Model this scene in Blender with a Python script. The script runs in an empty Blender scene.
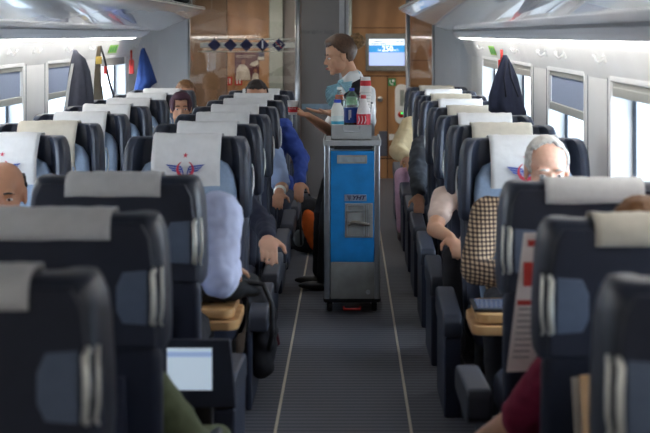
import bpy, bmesh, math, random
from mathutils import Vector, Matrix, noise
random.seed(7)
C = bpy.context.scene.collection
F = 1450.0; VX = 349.0; VY = 35.0; H = 1.70
def W(px, py, D): return Vector(((px-VX)*D/F, D, H-(py-VY)*D/F))

# ------------------------------------------------------------ materials
def lin(c):
    return tuple((x/12.92 if x <= .04045 else ((x+.055)/1.055)**2.4) for x in c)
def rgb(r, g, b): return lin((r/255, g/255, b/255))
def mat(name, col, rough=.6, metal=0.0, var=.12, scale=30, bump=0.0, emit=None, estr=1.0, spec=.5, coat=0.0):
    m = bpy.data.materials.new(name); m.use_nodes = True
    nt = m.node_tree; N = nt.nodes; L = nt.links; b = N['Principled BSDF']
    b.inputs['Roughness'].default_value = rough; b.inputs['Metallic'].default_value = metal
    b.inputs['Specular IOR Level'].default_value = spec; b.inputs['Coat Weight'].default_value = coat
    tc = N.new('ShaderNodeTexCoord'); nz = N.new('ShaderNodeTexNoise'); nz.inputs['Scale'].default_value = scale
    nz.inputs['Detail'].default_value = 4
    L.new(tc.outputs['Object'], nz.inputs['Vector'])
    cr = N.new('ShaderNodeValToRGB')
    cr.color_ramp.elements[0].position = .3; cr.color_ramp.elements[1].position = .7
    cr.color_ramp.elements[0].color = tuple(c*(1-var) for c in col)+(1,)
    cr.color_ramp.elements[1].color = tuple(min(1, c*(1+var)) for c in col)+(1,)
    L.new(nz.outputs['Fac'], cr.inputs['Fac']); L.new(cr.outputs['Color'], b.inputs['Base Color'])
    if bump:
        bp = N.new('ShaderNodeBump'); bp.inputs['Strength'].default_value = bump; bp.inputs['Distance'].default_value = .01
        L.new(nz.outputs['Fac'], bp.inputs['Height']); L.new(bp.outputs['Normal'], b.inputs['Normal'])
    if emit:
        b.inputs['Emission Color'].default_value = tuple(emit)+(1,); b.inputs['Emission Strength'].default_value = estr
    return m
def wave_mat(name, c1, c2, scale, axis, rough=.6, metal=0, lo=.4, hi=.6, bump=0, dist=0.0, detail=0):
    m = mat(name, c1, rough, metal, 0); nt = m.node_tree; N = nt.nodes; L = nt.links; b = N['Principled BSDF']
    tc = N.new('ShaderNodeTexCoord'); w = N.new('ShaderNodeTexWave'); w.bands_direction = axis; w.inputs['Scale'].default_value = scale
    w.inputs['Distortion'].default_value = dist; w.inputs['Detail'].default_value = detail
    L.new(tc.outputs['Object'], w.inputs['Vector'])
    cr = N.new('ShaderNodeValToRGB'); cr.color_ramp.elements[0].position = lo; cr.color_ramp.elements[1].position = hi
    cr.color_ramp.elements[0].color = tuple(c1)+(1,); cr.color_ramp.elements[1].color = tuple(c2)+(1,)
    L.new(w.outputs['Fac'], cr.inputs['Fac']); L.new(cr.outputs['Color'], b.inputs['Base Color'])
    if bump:
        bp = N.new('ShaderNodeBump'); bp.inputs['Strength'].default_value = bump; bp.inputs['Distance'].default_value = .004
        L.new(w.outputs['Fac'], bp.inputs['Height']); L.new(bp.outputs['Normal'], b.inputs['Normal'])
    return m
def glass_mat(name, tint, gloss=.08, rough=.03):
    m = bpy.data.materials.new(name); m.use_nodes = True
    nt = m.node_tree; N = nt.nodes; L = nt.links; N.clear()
    out = N.new('ShaderNodeOutputMaterial'); mx = N.new('ShaderNodeMixShader')
    t = N.new('ShaderNodeBsdfTransparent'); g = N.new('ShaderNodeBsdfGlossy'); t.inputs['Color'].default_value = tuple(tint)+(1,)
    g.inputs['Roughness'].default_value = rough
    lw = N.new('ShaderNodeLayerWeight'); lw.inputs['Blend'].default_value = .3
    mm = N.new('ShaderNodeMath'); mm.operation = 'MULTIPLY_ADD'; mm.inputs[1].default_value = .5; mm.inputs[2].default_value = gloss
    L.new(lw.outputs['Fresnel'], mm.inputs[0]); L.new(mm.outputs[0], mx.inputs['Fac'])
    L.new(t.outputs[0], mx.inputs[1]); L.new(g.outputs[0], mx.inputs[2]); L.new(mx.outputs[0], out.inputs['Surface'])
    return m
def check_mat(name, base, line, mid, k):
    m = mat(name, base, .85, 0, 0); nt = m.node_tree; N = nt.nodes; L = nt.links; b = N['Principled BSDF']
    tc = N.new('ShaderNodeTexCoord'); prev = None
    for ax in ('X', 'Z'):
        w = N.new('ShaderNodeTexWave'); w.bands_direction = ax; w.inputs['Scale'].default_value = k; w.inputs['Distortion'].default_value = .6
        L.new(tc.outputs['Object'], w.inputs['Vector'])
        r = N.new('ShaderNodeMath'); r.operation = 'GREATER_THAN'; r.inputs[1].default_value = .55; L.new(w.outputs['Fac'], r.inputs[0])
        if prev:
            a = N.new('ShaderNodeMath'); a.operation = 'ADD'; L.new(prev.outputs[0], a.inputs[0]); L.new(r.outputs[0], a.inputs[1])
            d = N.new('ShaderNodeMath'); d.operation = 'MULTIPLY'; d.inputs[1].default_value = .5; L.new(a.outputs[0], d.inputs[0])
            cr = N.new('ShaderNodeValToRGB'); cr.color_ramp.interpolation = 'CONSTANT'
            e = cr.color_ramp.elements; e[0].color = tuple(base)+(1,); e[1].position = .8; e[1].color = tuple(line)+(1,)
            n = e.new(.3); n.color = tuple(mid)+(1,)
            L.new(d.outputs[0], cr.inputs['Fac']); L.new(cr.outputs['Color'], b.inputs['Base Color'])
        prev = r
    return m

M = {}
M['wall'] = mat('wall_plastic', rgb(236, 235, 233), .5, var=.03, scale=3)
M['panelgrey'] = mat('panel_grey', rgb(224, 225, 227), .55, var=.03, scale=3)
M['rack'] = mat('rack_gloss', rgb(226, 226, 228), .2, .1, var=.05, scale=2, coat=.5)
M['racklip'] = mat('rack_lip', rgb(222, 222, 224), .45, 0, var=.03, scale=3)
M['floor'] = wave_mat('floor_ribbed', rgb(60, 60, 66), rgb(94, 94, 100), 5.6, 'Y', .62, 0, .3, .8, .3)
M['seam'] = mat('wall_seam', rgb(150, 150, 154), .6)
M['line'] = mat('aisle_line', rgb(196, 184, 160), .6, var=.06)
M['ceiling'] = mat('ceiling_paint', rgb(205, 205, 205), .6, var=.02)
M['wood'] = wave_mat('wood_panel', rgb(160, 116, 76), rgb(180, 134, 92), 1.2, 'X', .42, 0, .1, .9, 0, 6, 3)
M['table'] = wave_mat('table_wood', rgb(196, 146, 92), rgb(210, 164, 110), 2.5, 'Y', .4, 0, .1, .9, 0, 4, 3)
M['steel'] = mat('steel', rgb(190, 192, 195), .28, .9, var=.05)
M['alu'] = mat('trolley_metal', rgb(178, 180, 180), .42, .3, var=.08, scale=12)
M['scuff'] = mat('scuffed_metal', rgb(150, 150, 146), .5, .15, var=.2, scale=8)
M['blue'] = mat('trolley_blue', rgb(24, 128, 196), .45, 0, var=.14, scale=9)
M['leather'] = mat('dark_leather', rgb(48, 54, 69), .40, 0, var=.1, scale=40, bump=.05)
M['navy'] = mat('navy_back_shell', rgb(38, 44, 62), .5, 0, var=.06, scale=20)
M['navy2'] = mat('navy_fabric', rgb(44, 50, 70), .75, 0, var=.1, scale=60)
M['fab'] = mat('steel_blue_fabric', rgb(148, 168, 194), .8, 0, var=.06, scale=60, bump=.05)
M['arm'] = mat('armrest_rubber', rgb(48, 52, 64), .5, 0, var=.06)
M['silver'] = mat('silver_plastic', rgb(242, 242, 234), .35, .4, var=.04)
M['recess'] = mat('recess_plastic', rgb(104, 118, 142), .3, 0, var=.06)
M['cover'] = mat('cover_cloth', rgb(226, 226, 226), .9, 0, var=.04, scale=25, bump=.25)
M['coverg'] = mat('cover_cloth_cream', rgb(214, 208, 194), .9, 0, var=.05, scale=25, bump=.25)
M['logored'] = mat('emblem_red', rgb(205, 60, 80), .8)
M['logoblue'] = mat('emblem_blue', rgb(72, 92, 170), .8)
M['black'] = mat('black_plastic', rgb(24, 24, 28), .5, var=.1)
M['gasket'] = mat('gasket_rubber', rgb(48, 52, 60), .6)
M['shade'] = mat('shade_fabric', rgb(150, 162, 186), .85, 0, var=.03, scale=50)
M['bar'] = mat('shade_bar', rgb(176, 176, 168), .45, .2, var=.04)
M['glass'] = glass_mat('window_glass', (.93, .96, 1.0), .04)
M['pglass'] = glass_mat('partition_glass', (.88, .87, .85), .07, .02)
M['lamp'] = mat('strip_light', (1, 1, 1), .5, emit=(1, .97, .92), estr=8.0)
M['white'] = mat('white_plastic', rgb(232, 232, 230), .4, var=.03)
M['red'] = mat('red_plastic', rgb(200, 44, 36), .4)
M['green'] = mat('green_plastic', rgb(40, 140, 80), .5)
M['lime'] = mat('lime_sticker', rgb(150, 200, 90), .6)
M['diamond'] = mat('navy_vinyl', rgb(44, 44, 84), .6)
M['vinyl'] = mat('cream_vinyl', rgb(214, 210, 196), .6)
M['ribdoor'] = wave_mat('ribbed_glass', rgb(110, 104, 102), rgb(150, 144, 142), 26, 'X', .45, .1, .3, .7, .2)
M['greycol'] = mat('grey_column', rgb(150, 156, 150), .5, .2)
M['text'] = mat('etched_text', rgb(98, 94, 94), .6)

# ------------------------------------------------------------ mesh helpers
def link(name, me, m, parent=None, smooth=True):
    o = bpy.data.objects.new(name, me); C.objects.link(o)
    if m: me.materials.append(m)
    if smooth:
        for p in me.polygons: p.use_smooth = True
    if parent: o.parent = parent
    return o
def obj(name, bm, m, parent=None, smooth=False, bevel=0, seg=2):
    bmesh.ops.recalc_face_normals(bm, faces=bm.faces)
    me = bpy.data.meshes.new(name); bm.to_mesh(me); bm.free()
    o = link(name, me, m, parent, smooth or bevel > 0)
    if bevel:
        b = o.modifiers.new('bev', 'BEVEL'); b.width = bevel; b.segments = seg; b.limit_method = 'ANGLE'; b.angle_limit = math.radians(40)
        b.harden_normals = False
        e = o.modifiers.new('wn', 'WEIGHTED_NORMAL'); e.keep_sharp = True
    return o
def box(bm, x0, x1, y0, y1, z0, z1, mtx=None):
    vs = [bm.verts.new(Vector(p)) for p in ((x0,y0,z0),(x1,y0,z0),(x1,y1,z0),(x0,y1,z0),(x0,y0,z1),(x1,y0,z1),(x1,y1,z1),(x0,y1,z1))]
    for f in ((0,3,2,1),(4,5,6,7),(0,1,5,4),(1,2,6,5),(2,3,7,6),(3,0,4,7)): bm.faces.new([vs[i] for i in f])
    if mtx:
        for v in vs: v.co = mtx @ v.co
    return vs
def boxobj(name, b, m, parent=None, bevel=0, mtx=None, seg=2):
    bm = bmesh.new(); box(bm, *b, mtx=mtx); return obj(name, bm, m, parent, bevel=bevel, seg=seg)
def loft(bm, loops, cap=True, closed=True):
    rows = [[bm.verts.new(Vector(p)) for p in l] for l in loops]
    n = len(rows[0])
    for a, b in zip(rows, rows[1:]):
        for i in range(n if closed else n-1):
            j = (i+1) % n
            bm.faces.new((a[i], a[j], b[j], b[i]))
    if cap and closed:
        bm.faces.new(list(reversed(rows[0]))); bm.faces.new(rows[-1])
    return rows
def rrect(w, d, r, n=5):
    pts = []
    for cx, cy, a0 in ((w-r, d-r, 0), (-w+r, d-r, 90), (-w+r, -d+r, 180), (w-r, -d+r, 270)):
        for k in range(n+1):
            a = math.radians(a0+90*k/n); pts.append((cx+r*math.cos(a), cy+r*math.sin(a)))
    return pts
def tube(bm, pts, r, n=10, rs=None):
    pts = [Vector(p) for p in pts]; loops = []
    u = None
    for i, p in enumerate(pts):
        t = (pts[min(i+1, len(pts)-1)]-pts[max(i-1, 0)]).normalized()
        u = t.orthogonal().normalized() if u is None else (u-t*u.dot(t)).normalized()
        v = t.cross(u); rr = rs[i] if rs else r
        loops.append([p+u*rr*math.cos(2*math.pi*k/n)+v*rr*math.sin(2*math.pi*k/n) for k in range(n)])
    loft(bm, loops)
def lathe(bm, prof, n=20, c=(0, 0, 0), sx=1, sy=1):
    c = Vector(c)
    loft(bm, [[c+Vector((r*sx*math.cos(2*math.pi*k/n), r*sy*math.sin(2*math.pi*k/n), z)) for k in range(n)] for r, z in prof])
def empty(name, label, cat, loc, rz=0, group=None):
    o = bpy.data.objects.new(name, None); C.objects.link(o); o.location = loc; o.rotation_euler = (0, 0, rz)
    o.empty_display_size = .1
    tag(o, label, cat, group); return o
def tag(o, label, cat, group=None):
    o['label'] = label; o['category'] = cat
    if group: o['group'] = group
    return o
def struct(o): o['kind'] = 'structure'; return o
def copy_tree(o, parent=None):
    c = o.copy(); C.objects.link(c)
    if parent: c.parent = parent
    for ch in list(o.children): copy_tree(ch, c)
    return c
DG = bpy.context.evaluated_depsgraph_get
def bake(o):
    DG().update()
    me = bpy.data.meshes.new_from_object(o.evaluated_get(DG()))
    o.modifiers.clear(); o.data = me; return o
def text(name, s, size, m, parent, loc, rot=(math.pi/2, 0, 0), align='CENTER', ext=.0006, shear=0, bold=0, sx=1):
    cu = bpy.data.curves.new(name, 'FONT'); cu.body = s; cu.size = size; cu.extrude = ext; cu.align_x = align; cu.align_y = 'CENTER'
    cu.shear = shear; cu.offset = bold
    o = bpy.data.objects.new(name, cu); C.objects.link(o); DG().update()
    me = bpy.data.meshes.new_from_object(o.evaluated_get(DG())); C.objects.unlink(o); bpy.data.objects.remove(o)
    me.materials.clear()
    q = link(name, me, m, parent, False); q.location = loc; q.rotation_euler = rot; q.scale = (sx, 1, 1)
    return q

# ------------------------------------------------------------ shell
XR, XL = 1.22, -2.20
Y0, YP, YE = -3.0, 15.0, 17.2
struct(boxobj('floor', (XL-.3, XR+.3, Y0, YE+.2, -.06, 0), M['floor']))
for i, x in enumerate((-.316, .267)):
    struct(boxobj('trim_%d' % (i+1), (x-.006, x+.006, Y0, YP, 0, .003), M['line']))
struct(boxobj('ceiling', (XL-.3, XR+.3, Y0, YE+.2, 2.25, 2.32), M['ceiling']))
ZT, ZB = 1.49, .74
def side_wall(name, x, s, wins):
    """x inner plane, s outward sign, wins list of (y0,y1)"""
    bm = bmesh.new(); t = .10*s
    a, b = sorted((x, x+t))
    box(bm, a, b, Y0, YE+.2, 0, ZB)
    prev = Y0
    for (u, v) in wins:
        box(bm, a, b, prev, u, ZB, ZT); prev = v
    box(bm, a, b, prev, YE+.2, ZB, ZT)
    # header leaning inwards
    prof = [(x, ZT), (x+t, ZT), (x+t, 2.25), (x-.14*s, 2.25), (x-.09*s, 1.76), (x-.06*s, 1.66)]
    loft(bm, [[(p[0], y, p[1]) for p in prof] for y in (Y0, YE+.2)])
    o = struct(obj(name, bm, M['wall'])); return o
RW = [(-.95, .4), (1.2, 2.55), (3.2, 4.6), (5.38, 6.73), (7.5, 8.84), (9.68, 11.02), (11.85, 13.2)]
LW = [(-.6, .8), (1.6, 3.0), (3.8, 5.2), (6.15, 7.55), (8.37, 9.77), (10.58, 12.0), (12.84, 14.24)]
side_wall('wall_right', XR, 1, RW); side_wall('wall_left', XL, -1, LW)
bm = bmesh.new(); box(bm, XL-.2, XR+.2, Y0-.1, Y0, 0, 2.3); struct(obj('wall_back', bm, M['panelgrey']))
wn = 0
def window(x, s, u, v, shade_z):
    global wn; wn += 1
    xo = x+.10*s; xs = sorted
    bm = bmesh.new()   # gasket ring at outer plane
    g = .018; a, b = xs((xo-.004*s, xo+.012*s))
    box(bm, a, b, u-.01, u+g, ZB-.01, ZT+.01); box(bm, a, b, v-g, v+.01, ZB-.01, ZT+.01)
    box(bm, a, b, u, v, ZB-.01, ZB+g); box(bm, a, b, u, v, ZT-g, ZT+.01)
    w = struct(obj('window_%d' % wn, bm, M['gasket']))
    a, b = xs((xo+.002*s, xo+.008*s)); boxobj('glass_pane', (a, b, u, v, ZB, ZT), M['glass'], w)
    # inner trim frame
    bm = bmesh.new(); k = .022
    a, b = xs((x-.008*s, x+.015*s))
    box(bm, a, b, u-k, u+.004, ZB-k, ZT+k); box(bm, a, b, v-.004, v+k, ZB-k, ZT+k)
    box(bm, a, b, u, v, ZB-k, ZB+.004); box(bm, a, b, u, v, ZT-.004, ZT+k)
    obj('window_frame', bm, M['wall'], w, bevel=.004)
    a, b = xs((x+.004*s, x+.035*s)); boxobj('shade_box', (a, b, u, v, ZT-.035, ZT), M['bar'], w, bevel=.004)
    if shade_z < 1.42:
        a, b = xs((x+.016*s, x+.020*s)); boxobj('roller_shade', (a, b, u+.006, v-.006, shade_z, ZT-.02), M['shade'], w)
    a, b = xs((x+.002*s, x+.030*s)); boxobj('shade_bar', (a, b, u+.004, v-.004, shade_z-.045, shade_z+.002), M['bar'], w, bevel=.006)
shR = [.80, .80, .95, 1.46, 1.295, 1.46, 1.46]; shL = [.80, .80, .95, 1.46, 1.285, 1.265, 1.46]  # near unseen shades are drawn down to darken the closest seat rows
for (u, v), z in zip(RW, shR): window(XR, 1, u, v, z)
for (u, v), z in zip(LW, shL): window(XL, -1, u, v, z)
# pillars covers between windows (vertical pilasters)
def pilasters(x, s, wins):
    bm = bmesh.new()
    for (a, b), (c, d) in zip(wins, wins[1:]):
        m = (b+c)/2; hw = (c-b)/2-.13
        if hw < .04: continue
        loft(bm, [[(x, m-hw-.05, z), (x-.03*s, m-hw, z), (x-.03*s, m+hw, z), (x, m+hw+.05, z)] for z in (.0, ZT+.06)])
    return obj('pilaster', bm, M['wall'])
for x, s, w, nm in ((XR, 1, RW, 'trim_3'), (XL, -1, LW, 'trim_4')):
    bm = bmesh.new()
    for (a, b), (c, d) in zip(w, w[1:]):
        for m in (b+.10, c-.10): box(bm, *sorted((x-.004*s, x+.01*s)), m-.006, m+.006, 0, ZT+.01)
    struct(obj(nm, bm, M['seam']))

# luggage racks
RE = 14.6
def rack(name, nose, under, lip0, lip1, lamp1, wallx, s, label):
    """points are (|x| with sign, z)"""
    t = empty(name, label, 'luggage rack', (0, 0, 0))
    ys = [Y0, 4, 8, 11, 13.0, 13.6, 14.0, 14.25, 14.42, 14.52, RE]
    bm = bmesh.new(); loops = []
    for y in ys:
        k = 0 if y < 13.6 else ((y-13.6)/(RE-13.6))**2.6
        nx = nose[0]+(under[0]-nose[0])*k*.8; nz = nose[1]-.05*k
        def P(f, dz): return (nx+(under[0]-nx)*f, y, nz+(under[1]-nz)*f+dz)
        loops.append([P(0, .035), P(-.03, .018), P(0, 0), P(.25, -.012), P(.5, -.016), P(.75, -.012), P(1, 0), P(1, .02), P(.5, .03)])
    loft(bm, loops); obj('rack_shelf', bm, M['rack'], t, smooth=True)
    # lower lip: closed profile to wall
    bm = bmesh.new()
    pr = [lip0, ((lip0[0]+lip1[0])/2-.012*s, (lip0[1]+lip1[1])/2+.002), lip1, (wallx, lip1[1]+.005), (wallx, lip0[1]+.03), (lip0[0]+.03*s, lip0[1]+.035)]
    loft(bm, [[(p[0], y, p[1]) for p in pr] for y in (Y0, 13.9)]+[[(p[0]+(wallx-p[0])*.35, 14.35, p[1]+.03) for p in pr]])
    obj('lower_lip', bm, M['racklip'], t)
    bm = bmesh.new()
    pr = [lip1, lamp1, (lamp1[0]+.005*s, lamp1[1]+.02), (lip1[0]+.02*s, lip1[1]+.012)]
    pr = [(p[0], p[1]-.001) for p in pr]
    loft(bm, [[(p[0], y, p[1]) for p in pr] for y in (Y0, 13.6)])
    obj('light_strip', bm, M['lamp'], t)
    # black backing that puts shade into the slot under the shelf
    bm = bmesh.new()
    pr = [(under[0], under[1]+.022), (wallx, under[1]+.06), (wallx, under[1]+.08), (under[0], under[1]+.04)]
    loft(bm, [[(p[0], y, p[1]) for p in pr] for y in (Y0, 14.2)])
    obj('slot_backing', bm, M['black'], t)
    bm = bmesh.new()
    for y in (-1.5, .5, 2.5, 4.5, 6.5, 8.5, 10.5, 12.5, 14.0):
        box(bm, *sorted((nose[0]+.12*s, wallx)), y-.012, y+.012, 1.955, 1.985)
        tube(bm, [(nose[0]+.16*s, y, 1.92), (nose[0]+.16*s, y, 2.25)], .008)
    obj('bracket', bm, M['steel'], t)
    bm = bmesh.new(); tube(bm, [(nose[0]-.0, y, nose[1]+.02) for y in (Y0, 8, 13.6)], .014); obj('nose_rail', bm, M['silver'], t, smooth=True)
    return t
rack('luggage_rack', (.48, 1.93), (.975, 1.745), (.995, 1.728), (1.03, 1.674), (1.062, 1.661), 1.155, 1,
     'glossy grey overhead luggage rack with a light strip, above the single seats')
rack('luggage_rack', (-1.36, 1.93), (-1.885, 1.745), (-1.905, 1.734), (-2.0, 1.674), (-2.045, 1.664), -2.135, -1,
     'glossy grey overhead luggage rack with a light strip, above the paired seats')

# ------------------------------------------------------------ end partition
bm = bmesh.new()
def cove(bm, xw, xe, s):
    pts = [(xw, YP-.55)]
    for k in range(7):
        a = math.radians(90*k/6); r = .22
        pts.append((xw-s*(r-r*math.cos(a))*1.0, YP-.22+.22*math.sin(a)))
    pts += [(xe, YP), (xe, YP+.05), (xw+.02*s, YP+.05), (xw+.02*s, YP-.55)]
    loft(bm, [[(p[0], p[1], z) for p in pts] for z in (0, 2.25)])
cove(bm, XR-.005, .88, 1); cove(bm, XL+.005, -1.66, -1)
box(bm, -1.66, -.53, YP, YP+.05, 2.12, 2.25); box(bm, .62, .88, YP, YP+.05, 2.12, 2.25); box(bm, -.53, .62, YP, YP+.05, 2.14, 2.25)
struct(obj('wall_far', bm, M['panelgrey'], smooth=False))
struct(boxobj('window_15', (-1.65, -.54, YP+.015, YP+.027, .02, 2.12), M['pglass']))
struct(boxobj('window_16', (.64, .87, YP+.015, YP+.027, .02, 2.12), M['pglass']))
bm = bmesh.new()
for x, r in ((-1.655, .012), (-.53, .028), (.61, .022), (.872, .014)):
    tube(bm, [(x, YP, 0), (x, YP, 2.14)], r, 14)
for (a, b) in ((-1.65, -.53), (.62, .87)):
    box(bm, a, b, YP+.005, YP+.035, 0, .05)
struct(obj('trim_5', bm, M['steel'], smooth=True))
# ribbed sliding door, half open
bm = bmesh.new(); box(bm, -.50, -.10, YP+.05, YP+.08, .01, 2.13)
d = struct(obj('door_1', bm, M['ribdoor']))
boxobj('door_edge', (-.10, .0, YP+.04, YP+.09, .0, 2.13), M['steel'], d, bevel=.004)
boxobj('edge_gap', (-.045, -.036, YP+.036, YP+.041, .0, 2.13), M['gasket'], d)
boxobj('door_stripe', (-.49, -.11, YP+.045, YP+.049, .93, .985), mat('pale_blue_vinyl', rgb(140, 165, 185), .6), d)
text('lettering', 'otomatik kapı', .066, M['text'], d, (-.335, YP+.046, 1.735))
# vestibule wood wall
def woodwall():
    bm = bmesh.new(); box(bm, XL, XR, YE, YE+.05, 0, 2.3); o = struct(obj('wall_end', bm, M['wood']))
    bm = bmesh.new()
    def ws(px0, py0, px1, py1, d=.004):
        a = W(px0, py0, YE); b = W(px1, py1, YE); box(bm, a.x, b.x, YE-d, YE+.01, min(a.z, b.z), max(a.z, b.z))
    ws(353, 75.5, 409, 76.5); ws(387, 76.5, 388, 180); ws(353, 27.5, 409, 28.2); ws(353, 158, 409, 159); ws(226, 0, 227, 180); ws(190, 97, 268, 97.8)
    ws(410, 60, 430, 60.6)
    obj('panel_seam', bm, mat('seam_dark', rgb(70, 44, 24), .7), o)
    return o
woodwall()
a = W(270, 0, YE-.3); struct(boxobj('column_1', (W(269, 0, 16.9).x, W(283, 0, 16.9).x, 16.9, 17.19, 0, 2.25), M['greycol'], bevel=.01))
struct(boxobj('column_2', (W(340, 0, 17).x-.06, W(352, 0, 17).x, 16.95, 17.19, 0, 2.25), M['greycol'], bevel=.01))
struct(boxobj('column_3', (W(283, 0, 17).x+.01, W(297, 0, 17).x, 17.0, 17.19, 0, 2.25), M['ribdoor']))
struct(boxobj('column_4', (W(190, 0, 17).x, W(226, 0, 17).x, 17.05, 17.19, 0, 2.25), mat('brown_laminate', rgb(120, 94, 70), .5)))
a, b = W(379, 131, YE), W(387, 156, YE)
tag(boxobj('cabinet_panel', (a.x, b.x, YE-.02, YE, b.z, a.z), mat('slate_panel', rgb(92, 96, 110), .5), bevel=.003), 'slate grey low panel on the wooden end wall behind the trolley', 'panel')
# screen
t = empty('information_screen', 'lit information screen reading 250 in a grey frame on the wooden wall', 'screen', W(386.5, 53, YE)-Vector((0, .03, 0)))
def lb(px0, py0, px1, py1, y0, y1, o, D=YE):
    a = W(px0, py0, D)-o.location; b = W(px1, py1, D)-o.location
    return (a.x, b.x, y0, y1, b.z, a.z)
boxobj('bezel', lb(365.5, 33.5, 407.5, 71, -.015, .029, t), mat('bezel_grey', rgb(140, 140, 136), .45, .3), t, bevel=.012)
def emi(n, c, s): return mat(n, c, .3, emit=c, estr=s, var=0)
boxobj('display', lb(369, 39, 404.5, 65.5, -.018, -.014, t), emi('screen_lilac', rgb(176, 196, 240), 0.450), t)
boxobj('display_header', lb(369, 39, 404.5, 45.3, -.020, -.017, t), emi('screen_white', rgb(230, 240, 250), 0.500), t)
boxobj('display_band', lb(369, 45.3, 404.5, 52.3, -.020, -.017, t), emi('screen_blue', rgb(60, 150, 215), 0.450), t)
SW = emi('screen_text', (1, 1, 1), 0.650)
text('lettering', '250', .088, SW, t, (W(387.3, 49, YE).x-t.location.x, -.022, W(0, 48.9, YE).z-t.location.z), bold=.002)
text('lettering', 'hız', .036, SW, t, (W(379.3, 49, YE).x-t.location.x, -.022, W(0, 50.0, YE).z-t.location.z))
text('lettering', 'km/h', .036, SW, t, (W(395.5, 49, YE).x-t.location.x, -.022, W(0, 50.0, YE).z-t.location.z))
GR = mat('screen_grey_text', rgb(150, 160, 175), .5)
bm = bmesh.new()
for (a0, a1, y_) in ((374, 382, 41.5), (396, 399, 41.5), (400.5, 403, 41.5), (371, 379, 43.8), (380, 386, 43.8)):
    b_ = lb(a0, y_-.4, a1, y_+.4, -.0215, -.0195, t); box(bm, *b_)
obj('caption_lines', bm, GR, t)
# green phone sign
t = empty('emergency_phone_sign', 'small green square sign with a white handset symbol on the wooden wall', 'sign', W(392, 82, YE)-Vector((0, .006, 0)))
boxobj('plate', (-.045, .045, -.003, .005, -.045, .045), M['green'], t)
bm = bmesh.new(); tube(bm, [(-.022, -.005, .025), (-.026, -.005, 0), (-.012, -.005, -.022), (.012, -.005, -.028)], .006, 8, [.010, .005, .005, .010]); obj('handset_symbol', bm, M['white'], t)
boxobj('notice', (.0, .03, -.005, -.003, .0, .03), M['white'], t)
# phone handset panel
t = empty('intercom_unit', 'long white rounded intercom unit with a red button beside the doorway', 'intercom', W(401.5, 104, YE)-Vector((0, .03, 0)))
bm = bmesh.new(); loft(bm, [[(x, y, z) for x, z in rrect(.078, .235, .07)] for y in (.028, -.012)]+[[(x*.9, -.02, z*.96) for x, z in rrect(.078, .235, .07)]]); obj('housing', bm, M['white'], t)
bm = bmesh.new(); lathe(bm, [(.001, -.01), (.04, -.01), (.038, .008), (.001, .012)]); q = obj('button', bm, M['red'], t, smooth=True); q.rotation_euler = (math.pi/2, 0, 0); q.location = (-.005, -.02, -.12)
boxobj('handset_slot', (-.02, .03, -.024, -.019, -.02, .17), M['greycol'], t, bevel=.006)
boxobj('indicator', (-.01, .02, -.036, -.03, -.115, -.095), emi('green_led', rgb(30, 200, 90), 1.5), t)
tag(boxobj('notice_sticker', lb(389, 134, 394.5, 140, -.004, 0, t) if 0 else (W(389, 0, YE).x, W(394.5, 0, YE).x, YE-.004, YE, W(0, 140, YE).z, W(0, 134, YE).z), M['white']), 'tiny white sticker low on the wooden wall under the intercom', 'sticker')
t = empty('door_lock', 'round steel lock on the wooden wall behind the paper cups', 'lock', W(380, 99, YE)-Vector((0, .02, 0)))
bm = bmesh.new(); lathe(bm, [(.001, -.02), (.034, -.02), (.03, .0), (.02, .008), (.001, .012)]); q = obj('cylinder_body', bm, M['steel'], t, smooth=True); q.rotation_euler = (math.pi/2, 0, 0)
boxobj('latch', (-.03, .01, -.03, -.012, -.006, .008), M['black'], t, bevel=.003)
# poster
t = empty('poster', 'dark red poster with people in pale suits, seen through the glass partition', 'poster', W(247, 66.5, YE)-Vector((0, .006, 0)))
boxobj('sheet', (-.145, .145, 0, .004, -.165, .165), mat('poster_maroon', rgb(84, 20, 34), .6), t)
pc = mat('poster_pale', rgb(206, 196, 182), .6, var=.25, scale=14)
bm = bmesh.new(); sk = mat('poster_skin', rgb(150, 105, 80), .6)
loft(bm, [[(x, y, z) for x, z in ((-.135, -.16), (-.125, -.03), (-.09, .02), (-.04, .03), (.0, .0), (.03, -.05), (.045, -.16))] for y in (-.002, .0)])
loft(bm, [[(x, y, z) for x, z in ((.055, -.16), (.07, -.09), (.10, -.07), (.135, -.09), (.14, -.16))] for y in (-.002, .0)])
loft(bm, [[(x, y, z) for x, z in ((.03, .02), (.06, .05), (.13, .075), (.14, .03), (.09, .0))] for y in (-.002, .0)])
obj('figures', bm, pc, t)
bm = bmesh.new()
for cx, cz, r in ((-.045, .055, .026), (.1, -.05, .022)):
    loft(bm, [[(cx+r*math.cos(k*.52), y, cz+1.2*r*math.sin(k*.52)) for k in range(12)] for y in (-.003, -.001)])
obj('faces', bm, sk, t)
bm = bmesh.new(); box(bm, -.13, .10, -.003, 0, .125, .132); box(bm, -.13, .06, -.003, 0, .108, .114); obj('caption_lines', bm, pc, t)
for i, px in enumerate((228.5, 238.5)):
    t = empty('safety_notice', ('leftmost' if i == 0 else 'rightmost')+' of the two small red notices under the poster', 'notice', W(px, 81, YE)-Vector((0, .006, 0)), group='small red notices under the poster')
    boxobj('sheet', (-.045, .045, 0, .004, -.05, .05), M['red'], t)
    bm = bmesh.new(); box(bm, -.025, -.008, -.002, 0, -.035, .03); box(bm, .008, .025, -.002, 0, -.03, .03); obj('white_symbol', bm, M['white'], t)
t = empty('class_plate', 'small navy and white plate just above the poster corner', 'sign', W(261, 56, YE)-Vector((0, .006, 0)))
boxobj('plate', (-.04, .04, 0, .004, -.05, .05), M['diamond'], t)
boxobj('white_strip', (-.036, .036, -.002, 0, -.045, -.01), M['vinyl'], t)
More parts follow.
